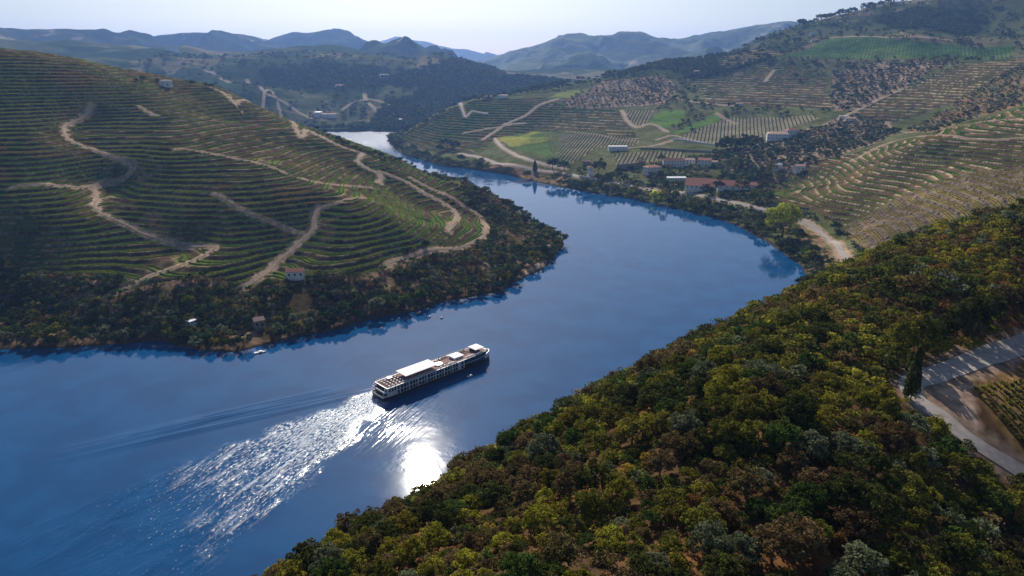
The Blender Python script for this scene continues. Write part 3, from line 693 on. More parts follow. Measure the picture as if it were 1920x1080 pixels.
# ------------------------------------------------------------------ trees
def crown_arrays(seed, nclump, nleaf, leaf, rz=.8, z0=1.0, cr=(.26, .42), kind='round', hollow=.55):
    r = np.random.default_rng(seed)
    if kind == 'spire':
        zz = r.uniform(0, 1, nclump) ** 1.1; rad = .17 * (1 - zz) ** .6 * (.6 + .4 * np.minimum(zz * 8, 1)); a = r.uniform(0, 6.28, nclump)
        cc = np.stack([rad * np.cos(a), rad * np.sin(a), .08 + zz * .92], 1); cl = .055 + .05 * (1 - zz)
    else:
        d = r.normal(size=(nclump, 3)); d /= np.linalg.norm(d, axis=1)[:, None]; d[:, 2] = np.where(d[:, 2] < -.35, -d[:, 2] * .6, d[:, 2])
        rr = r.uniform(hollow, .86, nclump)[:, None]; cc = d * rr; cc[:, 2] = cc[:, 2] * rz + z0
        cc[:, :2] += r.normal(size=2) * .08; cl = r.uniform(cr[0], cr[1], nclump)
    k = r.integers(0, nclump, nleaf); v = r.normal(size=(nleaf, 3)); v /= np.linalg.norm(v, axis=1)[:, None]; v[:, 2] = np.where((v[:, 2] < -.2) & (r.random(nleaf) < .7), -v[:, 2], v[:, 2])
    p = cc[k] + v * (cl[k] * r.uniform(.72, 1.06, nleaf))[:, None] * np.array([1, 1, .8 if kind != 'spire' else 1.6])
    nr = v * .8 + r.normal(size=(nleaf, 3)) * .55; nr /= np.linalg.norm(nr, axis=1)[:, None]
    t1 = np.cross(nr, r.normal(size=(nleaf, 3))); t1 /= np.linalg.norm(t1, axis=1)[:, None]; t2 = np.cross(nr, t1)
    s = (leaf * r.uniform(.55, 1.25, nleaf))[:, None]
    V = np.stack([p - t1 * s * .5 - t2 * s * .35, p + t1 * s * .45 - t2 * s * .4, p + t1 * s * .5 + t2 * s * .45, p - t1 * s * .4 + t2 * s * .5], 1).reshape(-1, 3)
    ct = r.uniform(.6, 1.4, nclump)[k] * r.uniform(.55, 1.5, nleaf)
    return V, np.repeat(ct, 4)
def trunk_mb(h, r, seed, limbs=4, spread=.45, z_top=None):
    rd = random.Random(seed); mb = MB(); pts = [(0, 0, -.12), (rd.uniform(-.02, .02), rd.uniform(-.02, .02), h * .5), (rd.uniform(-.05, .05), rd.uniform(-.05, .05), h)]
    mb.tube(pts, [r * 1.4, r, r * .7], 7)
    for k in range(limbs):
        a = k * 6.28 / limbs + rd.uniform(-.4, .4); z = h * rd.uniform(.75, 1.0); e = spread * rd.uniform(.8, 1.2)
        mb.tube([pts[2][:2] + (z,), (math.cos(a) * e * .5, math.sin(a) * e * .5, z + .25), (math.cos(a) * e, math.sin(a) * e, z + rd.uniform(.4, .7))], [r * .6, r * .4, r * .12], 5)
    return mb
PAL = {  # foliage colours
 'dark olive': (.062,.07,.018), 'olive green': (.14,.135,.022), 'mid green': (.06,.09,.02), 'grey green': (.13,.145,.08), 'yellow green': (.215,.195,.025), 'brownish': (.13,.095,.04), 'lime': (.52,.58,.05),
 'rust': (.17,.09,.03), 'blue green': (.028,.055,.035), 'golden': (.30,.20,.03), 'silvery': (.12,.125,.10)}
CACHE = {}
def crown_mesh(kind, color, var):
    key = (kind, color, var)
    if key not in CACHE:
        # clumps, leaves, leaf size, vertical squash, crown height, clump sizes
        par = {'near': (72, 3400, .075, .95, .86, (.11,.25)), 'nearshrub': (34, 1300, .10, .95, .55, (.15,.32)), 'mid': (26, 620, .155, .9, .9, (.19,.36)), 'far': (12, 190, .28, .82, .8, (.34,.52)), 'big': (90, 6500, .055, 1.0, 1.05, (.14,.27)),
               'spire': (90, 1900, .055, 1, 0, None), 'wisp': (34, 620, .10, 1.25, 1.05, (.16,.28))}[kind]
        V, ct = crown_arrays(hash((kind, var)) % 1000 if False else sum(map(ord, kind)) * 7 + var * 13, par[0], par[1], par[2], par[3], par[4], par[5] or (.1,.1), 'spire' if kind == 'spire' else 'round')
        CACHE[key] = mesh_np('crown', V, np.arange(len(V)).reshape(-1, 4), cols=np.clip(C(*PAL[color]) * ct[:, None], 0, 1), mats=[M_LEAF])
    return CACHE[key]
TR = {}
def trunk_mesh(kind, var):
    if (kind, var) not in TR:
        TR[kind, var] = {'near': lambda: trunk_mb(.75, .045, var), 'mid': lambda: trunk_mb(.6, .05, var, 3), 'big': lambda: trunk_mb(.7, .055, var, 6, .6), 'spire': lambda: trunk_mb(.18, .02, var, 0), 'nearshrub': lambda: trunk_mb(.3, .03, var, 4, .3), 'wisp': lambda: trunk_mb(.8, .03, var, 5, .35), 'far': lambda: trunk_mb(.5, .05, var, 2)}[kind]().mesh('trunk', M_BARK)
    return TR[kind, var]
def tree(name, kind, color, x, y, r, label, cat, group, z=None, parts=True, hs=1.0, n_var=4):
    var = int(RNG.integers(0, n_var)); z = float(land(np.array([x]), np.array([y]))[0][0]) if z is None else z
    rz = RNG.uniform(0, 6.28); sz = r * hs * RNG.uniform(.9, 1.12)
    if parts:
        t = link(name, trunk_mesh(kind, var), loc=(x, y, z)); t.rotation_euler = (0, 0, rz); t.scale = (r, r, sz)
        link('crown', crown_mesh(kind, color, var), t)
    else:
        t = link(name, crown_mesh(kind, color, var), loc=(x, y, z - .05 * r)); t.rotation_euler = (0, 0, rz); t.scale = (r, r, sz)
    return tag(t, label, cat, group)
def darts(cand, rad_fn, k=.78):
    """poisson-like packing: candidates (n,2), radius per candidate"""
    cell = 4.0; grid = {}; out = []
    for (x, y) in cand:
        r = rad_fn(x, y); R = r * k; cx, cy = int(x // cell), int(y // cell); ok = True; q = int((R * 2 + 6) // cell) + 1
        for i in range(cx - q, cx + q + 1):
            for j in range(cy - q, cy + q + 1):
                for (a, b, s) in grid.get((i, j), ()):
                    if (a - x) ** 2 + (b - y) ** 2 < ((R + s * k)) ** 2: ok = False; break
                if not ok: break
            if not ok: break
        if ok: grid.setdefault((cx, cy), []).append((x, y, r)); out.append((x, y, r))
    return out
def stuff_trees(name, label, cat, items, kind_seed=5, nleaf=110, leaf=.3):
    """items: (x, y, z, r, colour)"""
    base = [crown_arrays(900 + kind_seed * 10 + v, 10, nleaf, leaf, .8, .72, (.36, .55)) for v in range(4)]
    Vs, Cs_ = [], []
    for (x, y, z, r, c) in items:
        V, ct = base[int(RNG.integers(0, 4))]; a = RNG.uniform(0, 6.28); ca, sa = math.cos(a), math.sin(a)
        W = np.empty_like(V); W[:, 0] = (V[:, 0] * ca - V[:, 1] * sa) * r + x; W[:, 1] = (V[:, 0] * sa + V[:, 1] * ca) * r + y; W[:, 2] = V[:, 2] * r * RNG.uniform(.85, 1.15) + z - .1 * r
        Vs.append(W); Cs_.append(np.clip(C(*PAL[c]) * ct[:, None] * RNG.uniform(.75, 1.25), 0, 1))
    if not Vs: return
    V = np.concatenate(Vs); tag(link(name, mesh_np(name, V, np.arange(len(V)).reshape(-1, 4), cols=np.concatenate(Cs_), mats=[M_LEAF])), label, cat, kind='stuff'); print(name, len(items), len(V) // 4)
def zs(x, y): return land(np.asarray(x, float), np.asarray(y, float))
def pick(weights):
    k = list(weights); w = np.array([weights[a] for a in k], float); return k[int(RNG.choice(len(k), p=w / w.sum()))]
def size_word(r, a, b): return 'small' if r < a else ('large' if r > b else 'medium')

# ---- the wooded slope below the camera
XC = RNG.uniform([-210, 45], [360, 430], (60000, 2))
bh = base_h(XC[:, 0], XC[:, 1]); dd = bicubic(gd, XC[:, 0], XC[:, 1]); rr_ = dist_line(XC[:, 0], XC[:, 1], FG_ROAD[::3])
uu, vv = pix(XC[:, 0], XC[:, 1], bh)
clear = in_poly(uu, vv, [(1690,690),(1850,655),(2100,590),(2100,1000),(1990,970),(1880,925),(1790,868),(1720,800),(1680,740)])
open_dark = in_poly(uu, vv, [(1690,640),(1990,540),(2100,560),(2100,650),(1800,700),(1700,705)])
CYP = cast(1706, 748)
okm = (dd > 4) & (np.hypot(XC[:, 0] - CYP[0], XC[:, 1] - CYP[1]) > 7) & (np.hypot(XC[:, 0] - CYP[0] * .94, XC[:, 1] - CYP[1] * .94) > 7) & (rr_ > 4.5) & ~clear & seen(XC[:, 0], XC[:, 1], bh + 4, .05, 120) & (~open_dark | (RNG.random(len(XC)) < .25)) & ~((XC[:, 1] > 330) & (XC[:, 0] > 215))
XC = XC[okm]
low = lambda x, y: pix(x, y, 130.)[1]
def fg_rad(x, y):
    big = vnoise(np.array([x / 17.]), np.array([y / 17.]), 3)[0]
    return float(np.clip(RNG.gamma(3.2, .42) + (1.7 if big > .58 else 0) + .9, 1.0, 4.6)) * (.8 + .2 * min(y / 200., 1.6))
fg = darts(XC, fg_rad, .56)
fgz = zs([p[0] for p in fg], [p[1] for p in fg])[0]
sz = [p[2] / math.hypot(p[0], p[1], ) for p in fg]; order = sorted(range(len(fg)), key=lambda i: -sz[i])
REL = []
def rel(o, u, v, color, noun): REL.append((o, u, v, color, noun))
def relabel():
    U = np.array([q[1] for q in REL]); V = np.array([q[2] for q in REL])
    for i, (o, u, v, color, noun) in enumerate(REL):
        d = (U - u) ** 2 + (V - v) ** 2; d[i] = 1e12; j = int(np.argmin(d)); dx, dy = u - U[j], v - V[j]
        w = ('right of' if dx > 0 else 'left of') if abs(dx) > abs(dy) else ('below' if dy > 0 else 'above')
        art = 'an' if REL[j][3][0] in 'aeiou' else 'a'; o['label'] = f"{o['label']}, {w} {art} {REL[j][3]} one"
    REL.clear()
def size_word(r, a, b): return 'small' if r < a else ('large' if r > b else 'medium')
trees_n = shrubs_n = 0; rest = []
def fg_place(u, v):
    if u > 1640: return 'under the pale road bend' if v > 780 else 'above the pale road'
    if v > 900: return 'at the bottom edge' if u > 1100 else 'by the dark water'
    if u < 1050: return 'beside the sun glint'
    if v < 620: return 'near the stone terraces'
    return 'halfway up the slope' if u > 1350 else 'upslope from the ship'
for i in order:
    x, y, r = fg[i]; z = float(fgz[i]); u, v = pix(x, y, z); n = fbm(np.array([x]), np.array([y]), 38, 2, 171)[0]
    # the left, outer part of the slope is warmer and brighter
    w = {'dark olive': 2.6, 'olive green': 3.2, 'mid green': 1.0, 'grey green': .9, 'yellow green': 1.7 + 2 * (n > .15), 'brownish': 2.3, 'rust': .35 + .8 * (n < -.2), 'golden': .15, 'silvery': .06}
    if r > 3.0: w = {'dark olive': 3.2, 'olive green': 2.6, 'mid green': 1, 'grey green': 1.1, 'yellow green': .9, 'brownish': 1.8, 'silvery': .05}
    for q_, (k_, v_) in enumerate(list(w.items())): w[k_] = v_ * float(np.exp(3.2 * fbm(np.array([x]), np.array([y]), 24, 2, 500 + q_)[0]))
    c = pick(w)
    if r >= 2.55 and trees_n < 300:
        trees_n += 1; lb = f"{size_word(r,3.2,4.1)} {c} oak {fg_place(u,v)}"
        o_ = tree('oak_tree', 'near', c, x, y, r, lb, 'tree', 'oaks ' + fg_place(u, v), z - .3, hs=RNG.uniform(.7, 1.15), n_var=6); rel(o_, u, v, c, 'oak')
    elif r < 2.55 and shrubs_n < 300:
        shrubs_n += 1; lb = f"{size_word(r,1.5,2.1)} {c} bush {fg_place(u,v)}"
        o_ = tree('bush', 'nearshrub', c, x, y, r, lb, 'bush', 'bushes ' + fg_place(u, v), z - .15, hs=1.0, n_var=5); rel(o_, u, v, c, 'bush')
    else: rest.append((x, y, z - .2, r, c))
UX = RNG.uniform([-200, 45], [340, 400], (13000, 2)); ub = base_h(UX[:, 0], UX[:, 1]); uu, vv = pix(UX[:, 0], UX[:, 1], ub)
okm = (bicubic(gd, UX[:, 0], UX[:, 1]) > 2) & (dist_line(UX[:, 0], UX[:, 1], FG_ROAD[::3]) > 3.6) & ~in_poly(uu, vv, [(1715,700),(1850,655),(2100,590),(2100,960),(1980,930),(1900,890),(1830,850),(1760,790),(1725,745)]) & seen(UX[:, 0], UX[:, 1], ub + 2, .04, 100) & ~((UX[:, 1] > 330) & (UX[:, 0] > 215))
UX = UX[okm]; uz = zs(UX[:, 0], UX[:, 1])[0]; print('under', len(UX))
rest += [(float(a), float(b), float(c) - .2, RNG.uniform(.7, 1.6), pick({'olive green': 3, 'brownish': 2.6, 'rust': .5, 'dark olive': 2.5, 'yellow green': .8})) for (a, b), c in zip(UX, uz)]
relabel()
stuff_trees('undergrowth', 'mixed evergreen scrub covering the rest of the wooded near slope', 'scrub', rest, 1, 170, .2)
print('fg', len(fg), trees_n, shrubs_n)

# ---- the wooded foot of the vineyard spur
XC = RNG.uniform([-480, 430], [110, 1120], (60000, 2))
dd = bicubic(gd, XC[:, 0], XC[:, 1]); bh = base_h(XC[:, 0], XC[:, 1]); XCn = in_poly(XC[:, 0], XC[:, 1], np.array(LEFT_V))
rr_ = np.full(len(XC), 99.)
for ln, w, k in RL: rr_ = np.minimum(rr_, dist_line(XC[:, 0], XC[:, 1], ln[::3] if len(ln) > 6 else ln))
gap = fbm(XC[:, 0], XC[:, 1], 34, 3, 181)
okm = (dd > 1.2) & (dd < 230) & ~XCn & (rr_ > 6) & seen(XC[:, 0], XC[:, 1], bh + 6, .1, 60) & ((gap < .4) | (dd < 9)) & (XC[:, 0] < 75)
XC = XC[okm]; dd = dd[okm]; o = np.argsort(dd + RNG.uniform(0, 60, len(dd))); XC = XC[o]
def lb_rad(x, y):
    d = float(bicubic(gd, np.array([x]), np.array([y]))[0]); return float(np.clip(RNG.gamma(4, .62) + (3.0 if d < 14 else .6), 1.6, 7.6))
lb_ = darts(XC, lb_rad, .62); lz = zs([p[0] for p in lb_], [p[1] for p in lb_])[0]
HUT1, HUT2 = cast(555, 522)[:2], cast(486, 612)[:2]
order = sorted(range(len(lb_)), key=lambda i: -lb_[i][2] / lb_[i][1]); rest = []; nt_ = 0; ns_ = 0
def lb_place(u, v, d):
    e = 'waterside' if d < 14 else 'inland'
    if u < 200: return e + ' far left'
    if u < 430: return e + ' left of the hut'
    if u < 560: return e + ' around the hut'
    if u < 760: return e + ' below the shed'
    if u < 930: return e + ' above the ship'
    return e + ' near the tip'
for i in order:
    x, y, r = lb_[i]; z = float(lz[i])
    if min(math.hypot(x - q[0], y - q[1]) for q in (HUT1, HUT2)) < r + 5.5 or (math.hypot(x - HUT2[0], y - HUT2[1] + 12) < 12): continue
    d = float(bicubic(gd, np.array([x]), np.array([y]))[0]); u, v = pix(x, y, z)
    c = pick({'dark olive': 2.2, 'mid green': 3.0 + 1.5 * (d < 14), 'grey green': 3, 'blue green': 2.2, 'olive green': 1.6 + (d < 14), 'brownish': .8, 'yellow green': .22 + .35 * (d < 14), 'rust': .15})
    if r > 3.0 and nt_ < 300:
        nt_ += 1; lb = f"{size_word(r,3.8,5.2)} {c} tree {lb_place(u,v,d)}"; rel(tree('broadleaf_tree', 'mid', c, x, y, r, lb, 'tree', 'trees on the foot of the spur ' + lb_place(u, v, d), z - .4), u, v, c, 'tree')
    elif ns_ < 300:
        ns_ += 1; lb = f"{size_word(r,2.2,2.8)} {c} shrub {lb_place(u,v,d)}"; rel(tree('shrub', 'far', c, x, y, r, lb, 'shrub', 'shrubs on the foot of the spur ' + lb_place(u, v, d), z - .2, parts=False), u, v, c, 'shrub')
    else: rest.append((x, y, z, r, c))
relabel()
stuff_trees('bushes', 'low bushes filling the gaps between trees on the foot of the spur', 'bushes', rest, 2, 90, .3)
print('spur trees', len(lb_), nt_, ns_)


# ------------------------------------------------------------------ buildings
M_WALL = mat('whitewash', (.74, .72, .70), noise=.08, scale=.6)
M_STONE = mat('stone_wall', (.30, .24, .20), noise=.3, scale=1.2)
M_TILE = mat('clay_tiles', (.36, .15, .105), noise=.22, scale=1.5)
M_TILE2 = mat('pale_tiles', (.52, .33, .25), noise=.2, scale=1.5)
M_METAL = mat('pale_sheet_roof', (.62, .64, .68), rough=.5, noise=.1, scale=.5)
M_GLASS = mat('window_glass', (.02, .025, .035), rough=.12, spec=.6)
M_DOOR = mat('door_wood', (.10, .07, .05), noise=.2, scale=2)
HOUSE_SPOTS = []
def house(u, v, w, d, h, rot, label, cat='house', name='house', roof='gable', rise=2.2, wall=M_WALL, tile=M_TILE, floors=2, nw=5, group=None, chimney=False, doors=1, ns=2, pos=None, base=None):
    if v < 240 and u > 1000: w, d, h, rise = w * .62, d * .62, h * .62, rise * .7
    p = pos if pos is not None else cast(u, v); x, y = float(p[0]), float(p[1]); HOUSE_SPOTS.append((x, y, max(w, d) * .5))
    a = math.radians(rot); ca, sa = math.cos(a), math.sin(a)
    cx = np.array([x + ca * i - sa * j for i in (-w/2, 0, w/2) for j in (-d/2, 0, d/2)]); cy = np.array([y + sa * i + ca * j for i in (-w/2, 0, w/2) for j in (-d/2, 0, d/2)])
    zz = np.maximum(base_h(cx, cy), .8); z = float(zz.max() * .5 + zz.mean() * .5) if base is None else base; low = float(zz.min()) - z - 1.5
    root = empty(name, (x, y, z), a); tag(root, label, cat, group)
    # the walls, with gable ends
    wl_ = MB(); wl_.box(-w/2, w/2, -d/2, d/2, low, h)
    if roof == 'gable': wl_.add([(-w/2,-d/2,h),(-w/2,d/2,h),(-w/2,0,h+rise),(w/2,-d/2,h),(w/2,d/2,h),(w/2,0,h+rise)], [(0,2,1),(3,4,5)])
    wl_.build('wall', wall, root)
    o = .5; t = .22; r = MB()
    if roof == 'gable':
        k = rise / (d / 2)
        for s in (-1, 1):
            e = -k * o
            r.add([(-w/2-o, s*(d/2+o), h+e), (w/2+o, s*(d/2+o), h+e), (w/2+o, 0, h+rise), (-w/2-o, 0, h+rise), (-w/2-o, s*(d/2+o), h+e+t), (w/2+o, s*(d/2+o), h+e+t), (w/2+o, 0, h+rise+t), (-w/2-o, 0, h+rise+t)],
                  [(0,1,2,3),(7,6,5,4),(0,4,5,1),(1,5,6,2),(3,7,4,0)])
    elif roof == 'hip':
        i = min(w, d) * .48
        b = [(-w/2-o,-d/2-o,h+.02),(w/2+o,-d/2-o,h+.02),(w/2+o,d/2+o,h+.02),(-w/2-o,d/2+o,h+.02)]
        r.add(b + [(-w/2+i,0,h+rise),(w/2-i,0,h+rise)], [(3,2,1,0),(0,1,5,4),(2,3,4,5),(1,2,5),(3,0,4)])
    elif roof == 'shed': r.add([(-w/2-o,-d/2-o,h+.05),(w/2+o,-d/2-o,h+.05),(w/2+o,d/2+o,h+rise),(-w/2-o,d/2+o,h+rise),(-w/2-o,-d/2-o,h+.3),(w/2+o,-d/2-o,h+.3),(w/2+o,d/2+o,h+rise+.3),(-w/2-o,d/2+o,h+rise+.3)],[(3,2,1,0),(4,5,6,7),(0,1,5,4),(1,2,6,5),(2,3,7,6),(3,0,4,7)])
    else: r.box(-w/2-.3, w/2+.3, -d/2-.3, d/2+.3, h+.005, h+.35)
    ro = r.build('roof', tile, root)
    if chimney: MB().box(w*.2, w*.2+1.1, d*.12, d*.12+1.1, h, h+rise+1.3).build('chimney', wall, ro)
    fh = h / floors; ww = min(1.5, w / nw * .45) * (1.15 if w > 20 else 1); wh = min(fh * .5, 1.9)
    for f in range(floors):
        for k in range(nw):
            cxk = -w/2 + w * (k + .5) / nw; z0 = f * fh + fh * .3
            for sy in (-1, 1):
                if f == 0 and k == nw // 2 and sy < 0 and doors:
                    MB().box(cxk-ww*.55, cxk+ww*.55, -d/2-.05, -d/2-.003, .05, min(fh*.8, 2.8)).build('door', M_DOOR, root); continue
                if sy > 0 and f: continue
                y0, y1 = (-d/2-.04, -d/2-.003) if sy < 0 else (d/2+.003, d/2+.04)
                MB().box(cxk-ww/2, cxk+ww/2, y0, y1, z0, z0+wh).build('window', M_GLASS, root)
        for k in range(ns):
            cyk = -d/2 + d * (k + .5) / ns
            for sx_ in (-1, 1):
                x0, x1 = (-w/2-.04, -w/2-.003) if sx_ < 0 else (w/2+.003, w/2+.04)
                MB().box(x0, x1, cyk-ww/2, cyk+ww/2, f*fh+fh*.3, f*fh+fh*.3+wh).build('window', M_GLASS, root)
    return root
house(1222, 325, 27, 15, 10.5, 22, 'white country house of two storeys with a red roof by the big garden wall', rise=2.6, roof='hip', nw=6, ns=4, chimney=True)
house(1262, 311, 36, 13, 9, -4, 'long white house with a red tiled roof behind the country house', nw=8, rise=3.6)
house(1289, 309, 22, 12, 8, 6, 'shorter white wing with a red roof right of the long white house', nw=4, rise=2.4, tile=M_TILE2)
house(1321, 311, 22, 14, 10, -22, 'white house with a brown roof at the right end of the hamlet', nw=4, rise=3)
house(1336, 308, 16, 8, 4.5, -6, 'low white garage beside the brown roofed house', floors=1, nw=3, rise=1.4, tile=M_TILE2)
house(1268, 339, 30, 8, 4.2, 2, 'long low shed with a pale flat roof above the trees', cat='shed', name='shed', roof='shed', rise=1.0, floors=1, nw=8, tile=M_METAL)
house(1313, 352, 44, 34, 4.2, -14, 'large warehouse with a broad plain red roof near the bank', cat='warehouse', name='warehouse', floors=1, nw=7, rise=8.5)
house(1366, 352, 34, 24, 5, -8, 'white walled warehouse with a red roof right of the largest one', cat='warehouse', name='warehouse', floors=1, nw=4, rise=6)
house(1404, 354, 20, 14, 6.5, -8, 'small red roofed annex at the right end of the warehouses', cat='warehouse', name='warehouse', floors=1, nw=3, rise=3)
house(1457, 262, 40, 20, 10, -14, 'white villa with a pinkish tiled roof above the dark row of trees', nw=8, roof='hip', rise=4, tile=M_TILE2, chimney=True)
house(1483, 255, 26, 14, 10, 12, 'wing of the villa with a darker red roof', nw=5, roof='hip', rise=3.5)
house(1158, 282, 36, 12, 8, 2, 'long white farm building on the terrace edge above the row vineyard', cat='farm building', nw=7, tile=M_METAL, roof='flat', floors=1)
house(1106, 330, 8, 8, 15, 10, 'narrow white tower house between two dark pines', nw=1, ns=1, roof='hip', rise=2)
house(1100, 308, 14, 9, 5, -12, 'small brown roofed cottage up the path from the tower house', nw=2, floors=1, wall=M_STONE)
house(1120, 151, 24, 14, 11, 10, 'small white house alone on the ridge of the peninsula', nw=3, tile=M_METAL, roof='flat')
house(942, 184, 26, 12, 7, 4, 'low pinkish house among trees on the ridge, the right one of two', nw=4, floors=1, tile=M_TILE2, wall=M_WALL)
house(915, 186, 22, 12, 6, -4, 'low pinkish house among trees on the ridge, the left one of two', nw=3, floors=1, tile=M_TILE2, wall=M_STONE)
house(1032, 200, 12, 8, 5, 0, 'tiny white hut where the pale tracks fork', cat='hut', name='hut', nw=1, floors=1, tile=M_TILE2)
house(1056, 190, 18, 11, 5, 0, 'small orange roofed barn right of the forking tracks', cat='barn', name='barn', nw=2, floors=1, tile=M_TILE)
house(1522, 66, 22, 18, 14, 8, 'small white house high on the right hill', nw=2, roof='flat', tile=M_METAL)
house(1527, 77, 34, 14, 6, 0, 'low orange roofed building below the high white house', nw=4, floors=1, tile=M_TILE)
house(1306, 137, 24, 14, 9, 0, 'pale farmhouse beside dark bushes on the right hill', nw=3, floors=2, tile=M_TILE2)
house(1386, 198, 26, 12, 7, 0, 'pinkish farm on the track above the striped field', nw=4, floors=1, tile=M_TILE2)
house(1580, 222, 24, 12, 7, -20, 'white house at the head of the olive valley', nw=3, floors=1, tile=M_METAL, roof='flat')
house(1594, 226, 34, 14, 6, 0, 'long low pink roofed barn at the head of the olive valley', cat='barn', name='barn', nw=4, floors=1, tile=M_TILE2)
house(1495, 334, 14, 9, 6, 8, 'small pale shed at the left foot of the terraces', cat='shed', name='shed', nw=2, floors=1, tile=M_TILE2) if False else None
house(1457, 318, 12, 9, 7, 8, 'small white cottage with a grey roof in the orchard terraces', nw=2, floors=1, tile=M_METAL)
house(1498, 320, 16, 10, 6, 8, 'small pink roofed cottage just above the left foot of the terraces', nw=2, floors=1, tile=M_TILE2)
house(313, 162, 14, 9, 7, 0, 'tiny white hut on the saddle at the top of the left hill', cat='hut', name='hut', nw=2, floors=1, tile=M_METAL, roof='flat')
house(555, 520, 14.5, 8, 5.2, 7, 'white shed with a dull red roof at the lower edge of the spur vineyard', cat='shed', name='shed', nw=3, floors=1, rise=2.0, doors=0)
house(486, 612, 7.5, 6.5, 5.2, 32, 'small stone hut with a pale lit roof among the trees near the water', cat='hut', name='hut', nw=2, ns=1, floors=1, rise=1.9, wall=M_STONE, tile=M_TILE2)
house(357, 608, 9, 6, 2.6, -30, 'flat white roof poking out between trees left of the stone hut', cat='shed', name='shed', nw=2, floors=1, roof='flat', tile=M_METAL)
house(1024, 468, 8, 6, 3.6, 20, 'little pale hut near the very tip of the spur', cat='hut', name='hut', nw=1, floors=1, rise=1.3, tile=M_TILE2)
house(597, 217, 20, 40, 9, 0, 'left white house of the estate by the far water', nw=2, tile=M_METAL, roof='flat')
house(618, 220, 46, 16, 9, 0, 'long pink roofed building of the estate by the far water', nw=6, tile=M_TILE2)
house(607, 219, 14, 10, 9, 0, 'small white house in the middle of the estate by the far water', nw=2, tile=M_TILE2)
house(637, 165, 34, 14, 9, 0, 'small white house with a dark roof on the hazy hillside', nw=3)
house(721, 146, 36, 16, 10, 20, 'white farm on the rounded knoll of the hazy hills', nw=3, tile=M_METAL, roof='flat')
house(323, 96, 50, 26, 22, 0, 'tiny white building high on the distant left mountain', nw=4, tile=M_METAL, roof='flat')
house(753, 229, 18, 12, 9, 0, 'little pale house at the right end of the far shore', nw=2, tile=M_METAL, roof='flat')
# retaining walls and the pale parapet by the river road
def wall_run(pixs, h, t, m, name, label):
    ln = drape(pixs, 4); V = []; d = np.gradient(ln, axis=0); d /= np.linalg.norm(d, axis=1)[:, None]; n = np.stack([-d[:, 1], d[:, 0]], 1)
    z = base_h(ln[:, 0], ln[:, 1])
    for s, zz in ((-1, z - 1.5), (1, z - 1.5), (1, z + h), (-1, z + h)): V.append(np.c_[ln + n * s * t / 2, zz])
    V = np.stack(V, 1).reshape(-1, 3); k = len(ln); F = [(i * 4 + a, i * 4 + (a + 1) % 4, (i + 1) * 4 + (a + 1) % 4, (i + 1) * 4 + a) for i in range(k - 1) for a in range(4)] + [(3, 2, 1, 0), tuple((k - 1) * 4 + a for a in range(4))]
    tag(link(name, mesh_np(name, V, np.array(F), mats=[m])), label, 'wall')
wall_run([(1156,318),(1180,316),(1210,311)], 9, 1.2, M_STONE, 'retaining_wall', 'tall dark retaining wall under the row vineyard left of the country house')
wall_run([(1086,333),(1100,335),(1112,337)], 4, .6, M_WALL, 'parapet', 'short pale parapet along the river road by the pines')
wall_run([(1200,281),(1270,283),(1345,287)], 4, 1.0, M_STONE, 'retaining_wall', 'long dark wall between the upright vine rows and the hamlet vineyard')
wall_run([(1262,262),(1300,267),(1345,273)], 3, 1.0, M_WALL, 'parapet', 'pale low wall along the foot of the wide upright vine field')
wall_run([(490,616),(520,612),(545,604)], 1.6, .5, M_STONE, 'low_wall', 'low stone wall running right from the small stone hut')

# ------------------------------------------------------------------ the river cruise ship
M_HULL = mat('hull_paint', (.018, .02, .035), rough=.35, spec=.5)
M_STRAKE = mat('hull_brown', (.16, .075, .05), rough=.5)
M_WHITE = mat('ship_white', (.80, .80, .82), rough=.4, spec=.4)
M_DECK = mat('deck_boards', (.25, .155, .135), noise=.15, scale=1.2)
M_SHADE = mat('awning_fabric', (.85, .84, .86), rough=.8)
M_DGLASS = mat('tinted_glass', (.012, .014, .02), rough=.08, spec=.8)
M_CHAIR = mat('rattan', (.06, .04, .035), rough=.8)
M_RUBBER = mat('grey_rubber', (.65, .66, .68), rough=.6)
ship = empty('cruise_ship', (float(STERN[0] - 2.4 * SD[0]), float(STERN[1] - 2.4 * SD[1]), 0), SHIP_A); ship.scale = (1.06, 1, 1); tag(ship, 'long white and navy river cruise ship under way in the middle of the river', 'ship')
HL, HB = 88.0, 6.9
def plan(x, b=HB):
    if x < 2: return b * (.93 + .035 * x)
    if x < 68: return b
    t = (x - 68) / 20; return b * max(0.0, 1 - t ** 2.3) ** .62
def hull_loft(z0, z1, k0, k1, xs0=0.0, xs1=HL, m=M_HULL, name='hull', parent=ship):
    xsn = list(np.linspace(xs0, 68, 18)) + list(68 + (xs1 - 68) * np.sin(np.linspace(0.08, math.pi / 2, 16)))
    V = []
    for x in xsn:
        for z, k in ((z0, k0), (z1, k1)):
            b = max(plan(x) * k, .03); xx = x if x < 68 else 68 + (x - 68) * (.95 + .05 * k / max(k0, k1)); V += [(xx, -b, z), (xx, b, z)]
    n = len(xsn); F = []
    for i in range(n - 1):
        a, c = i * 4, (i + 1) * 4; F += [(a, c, c + 2, a + 2), (a + 1, a + 3, c + 3, c + 1), (a + 2, c + 2, c + 3, a + 3), (a, a + 1, c + 1, c)]
    F += [(0, 2, 3, 1)]; e = (n - 1) * 4; F += [(e, e + 1, e + 3, e + 2)]
    return MB().add(V, F).build(name, m, parent)
hull_loft(-1.2, .55, .90, .95, m=M_STRAKE, name='boot_stripe'); hull_loft(.552, 2.5, .95, 1.0, name='hull')
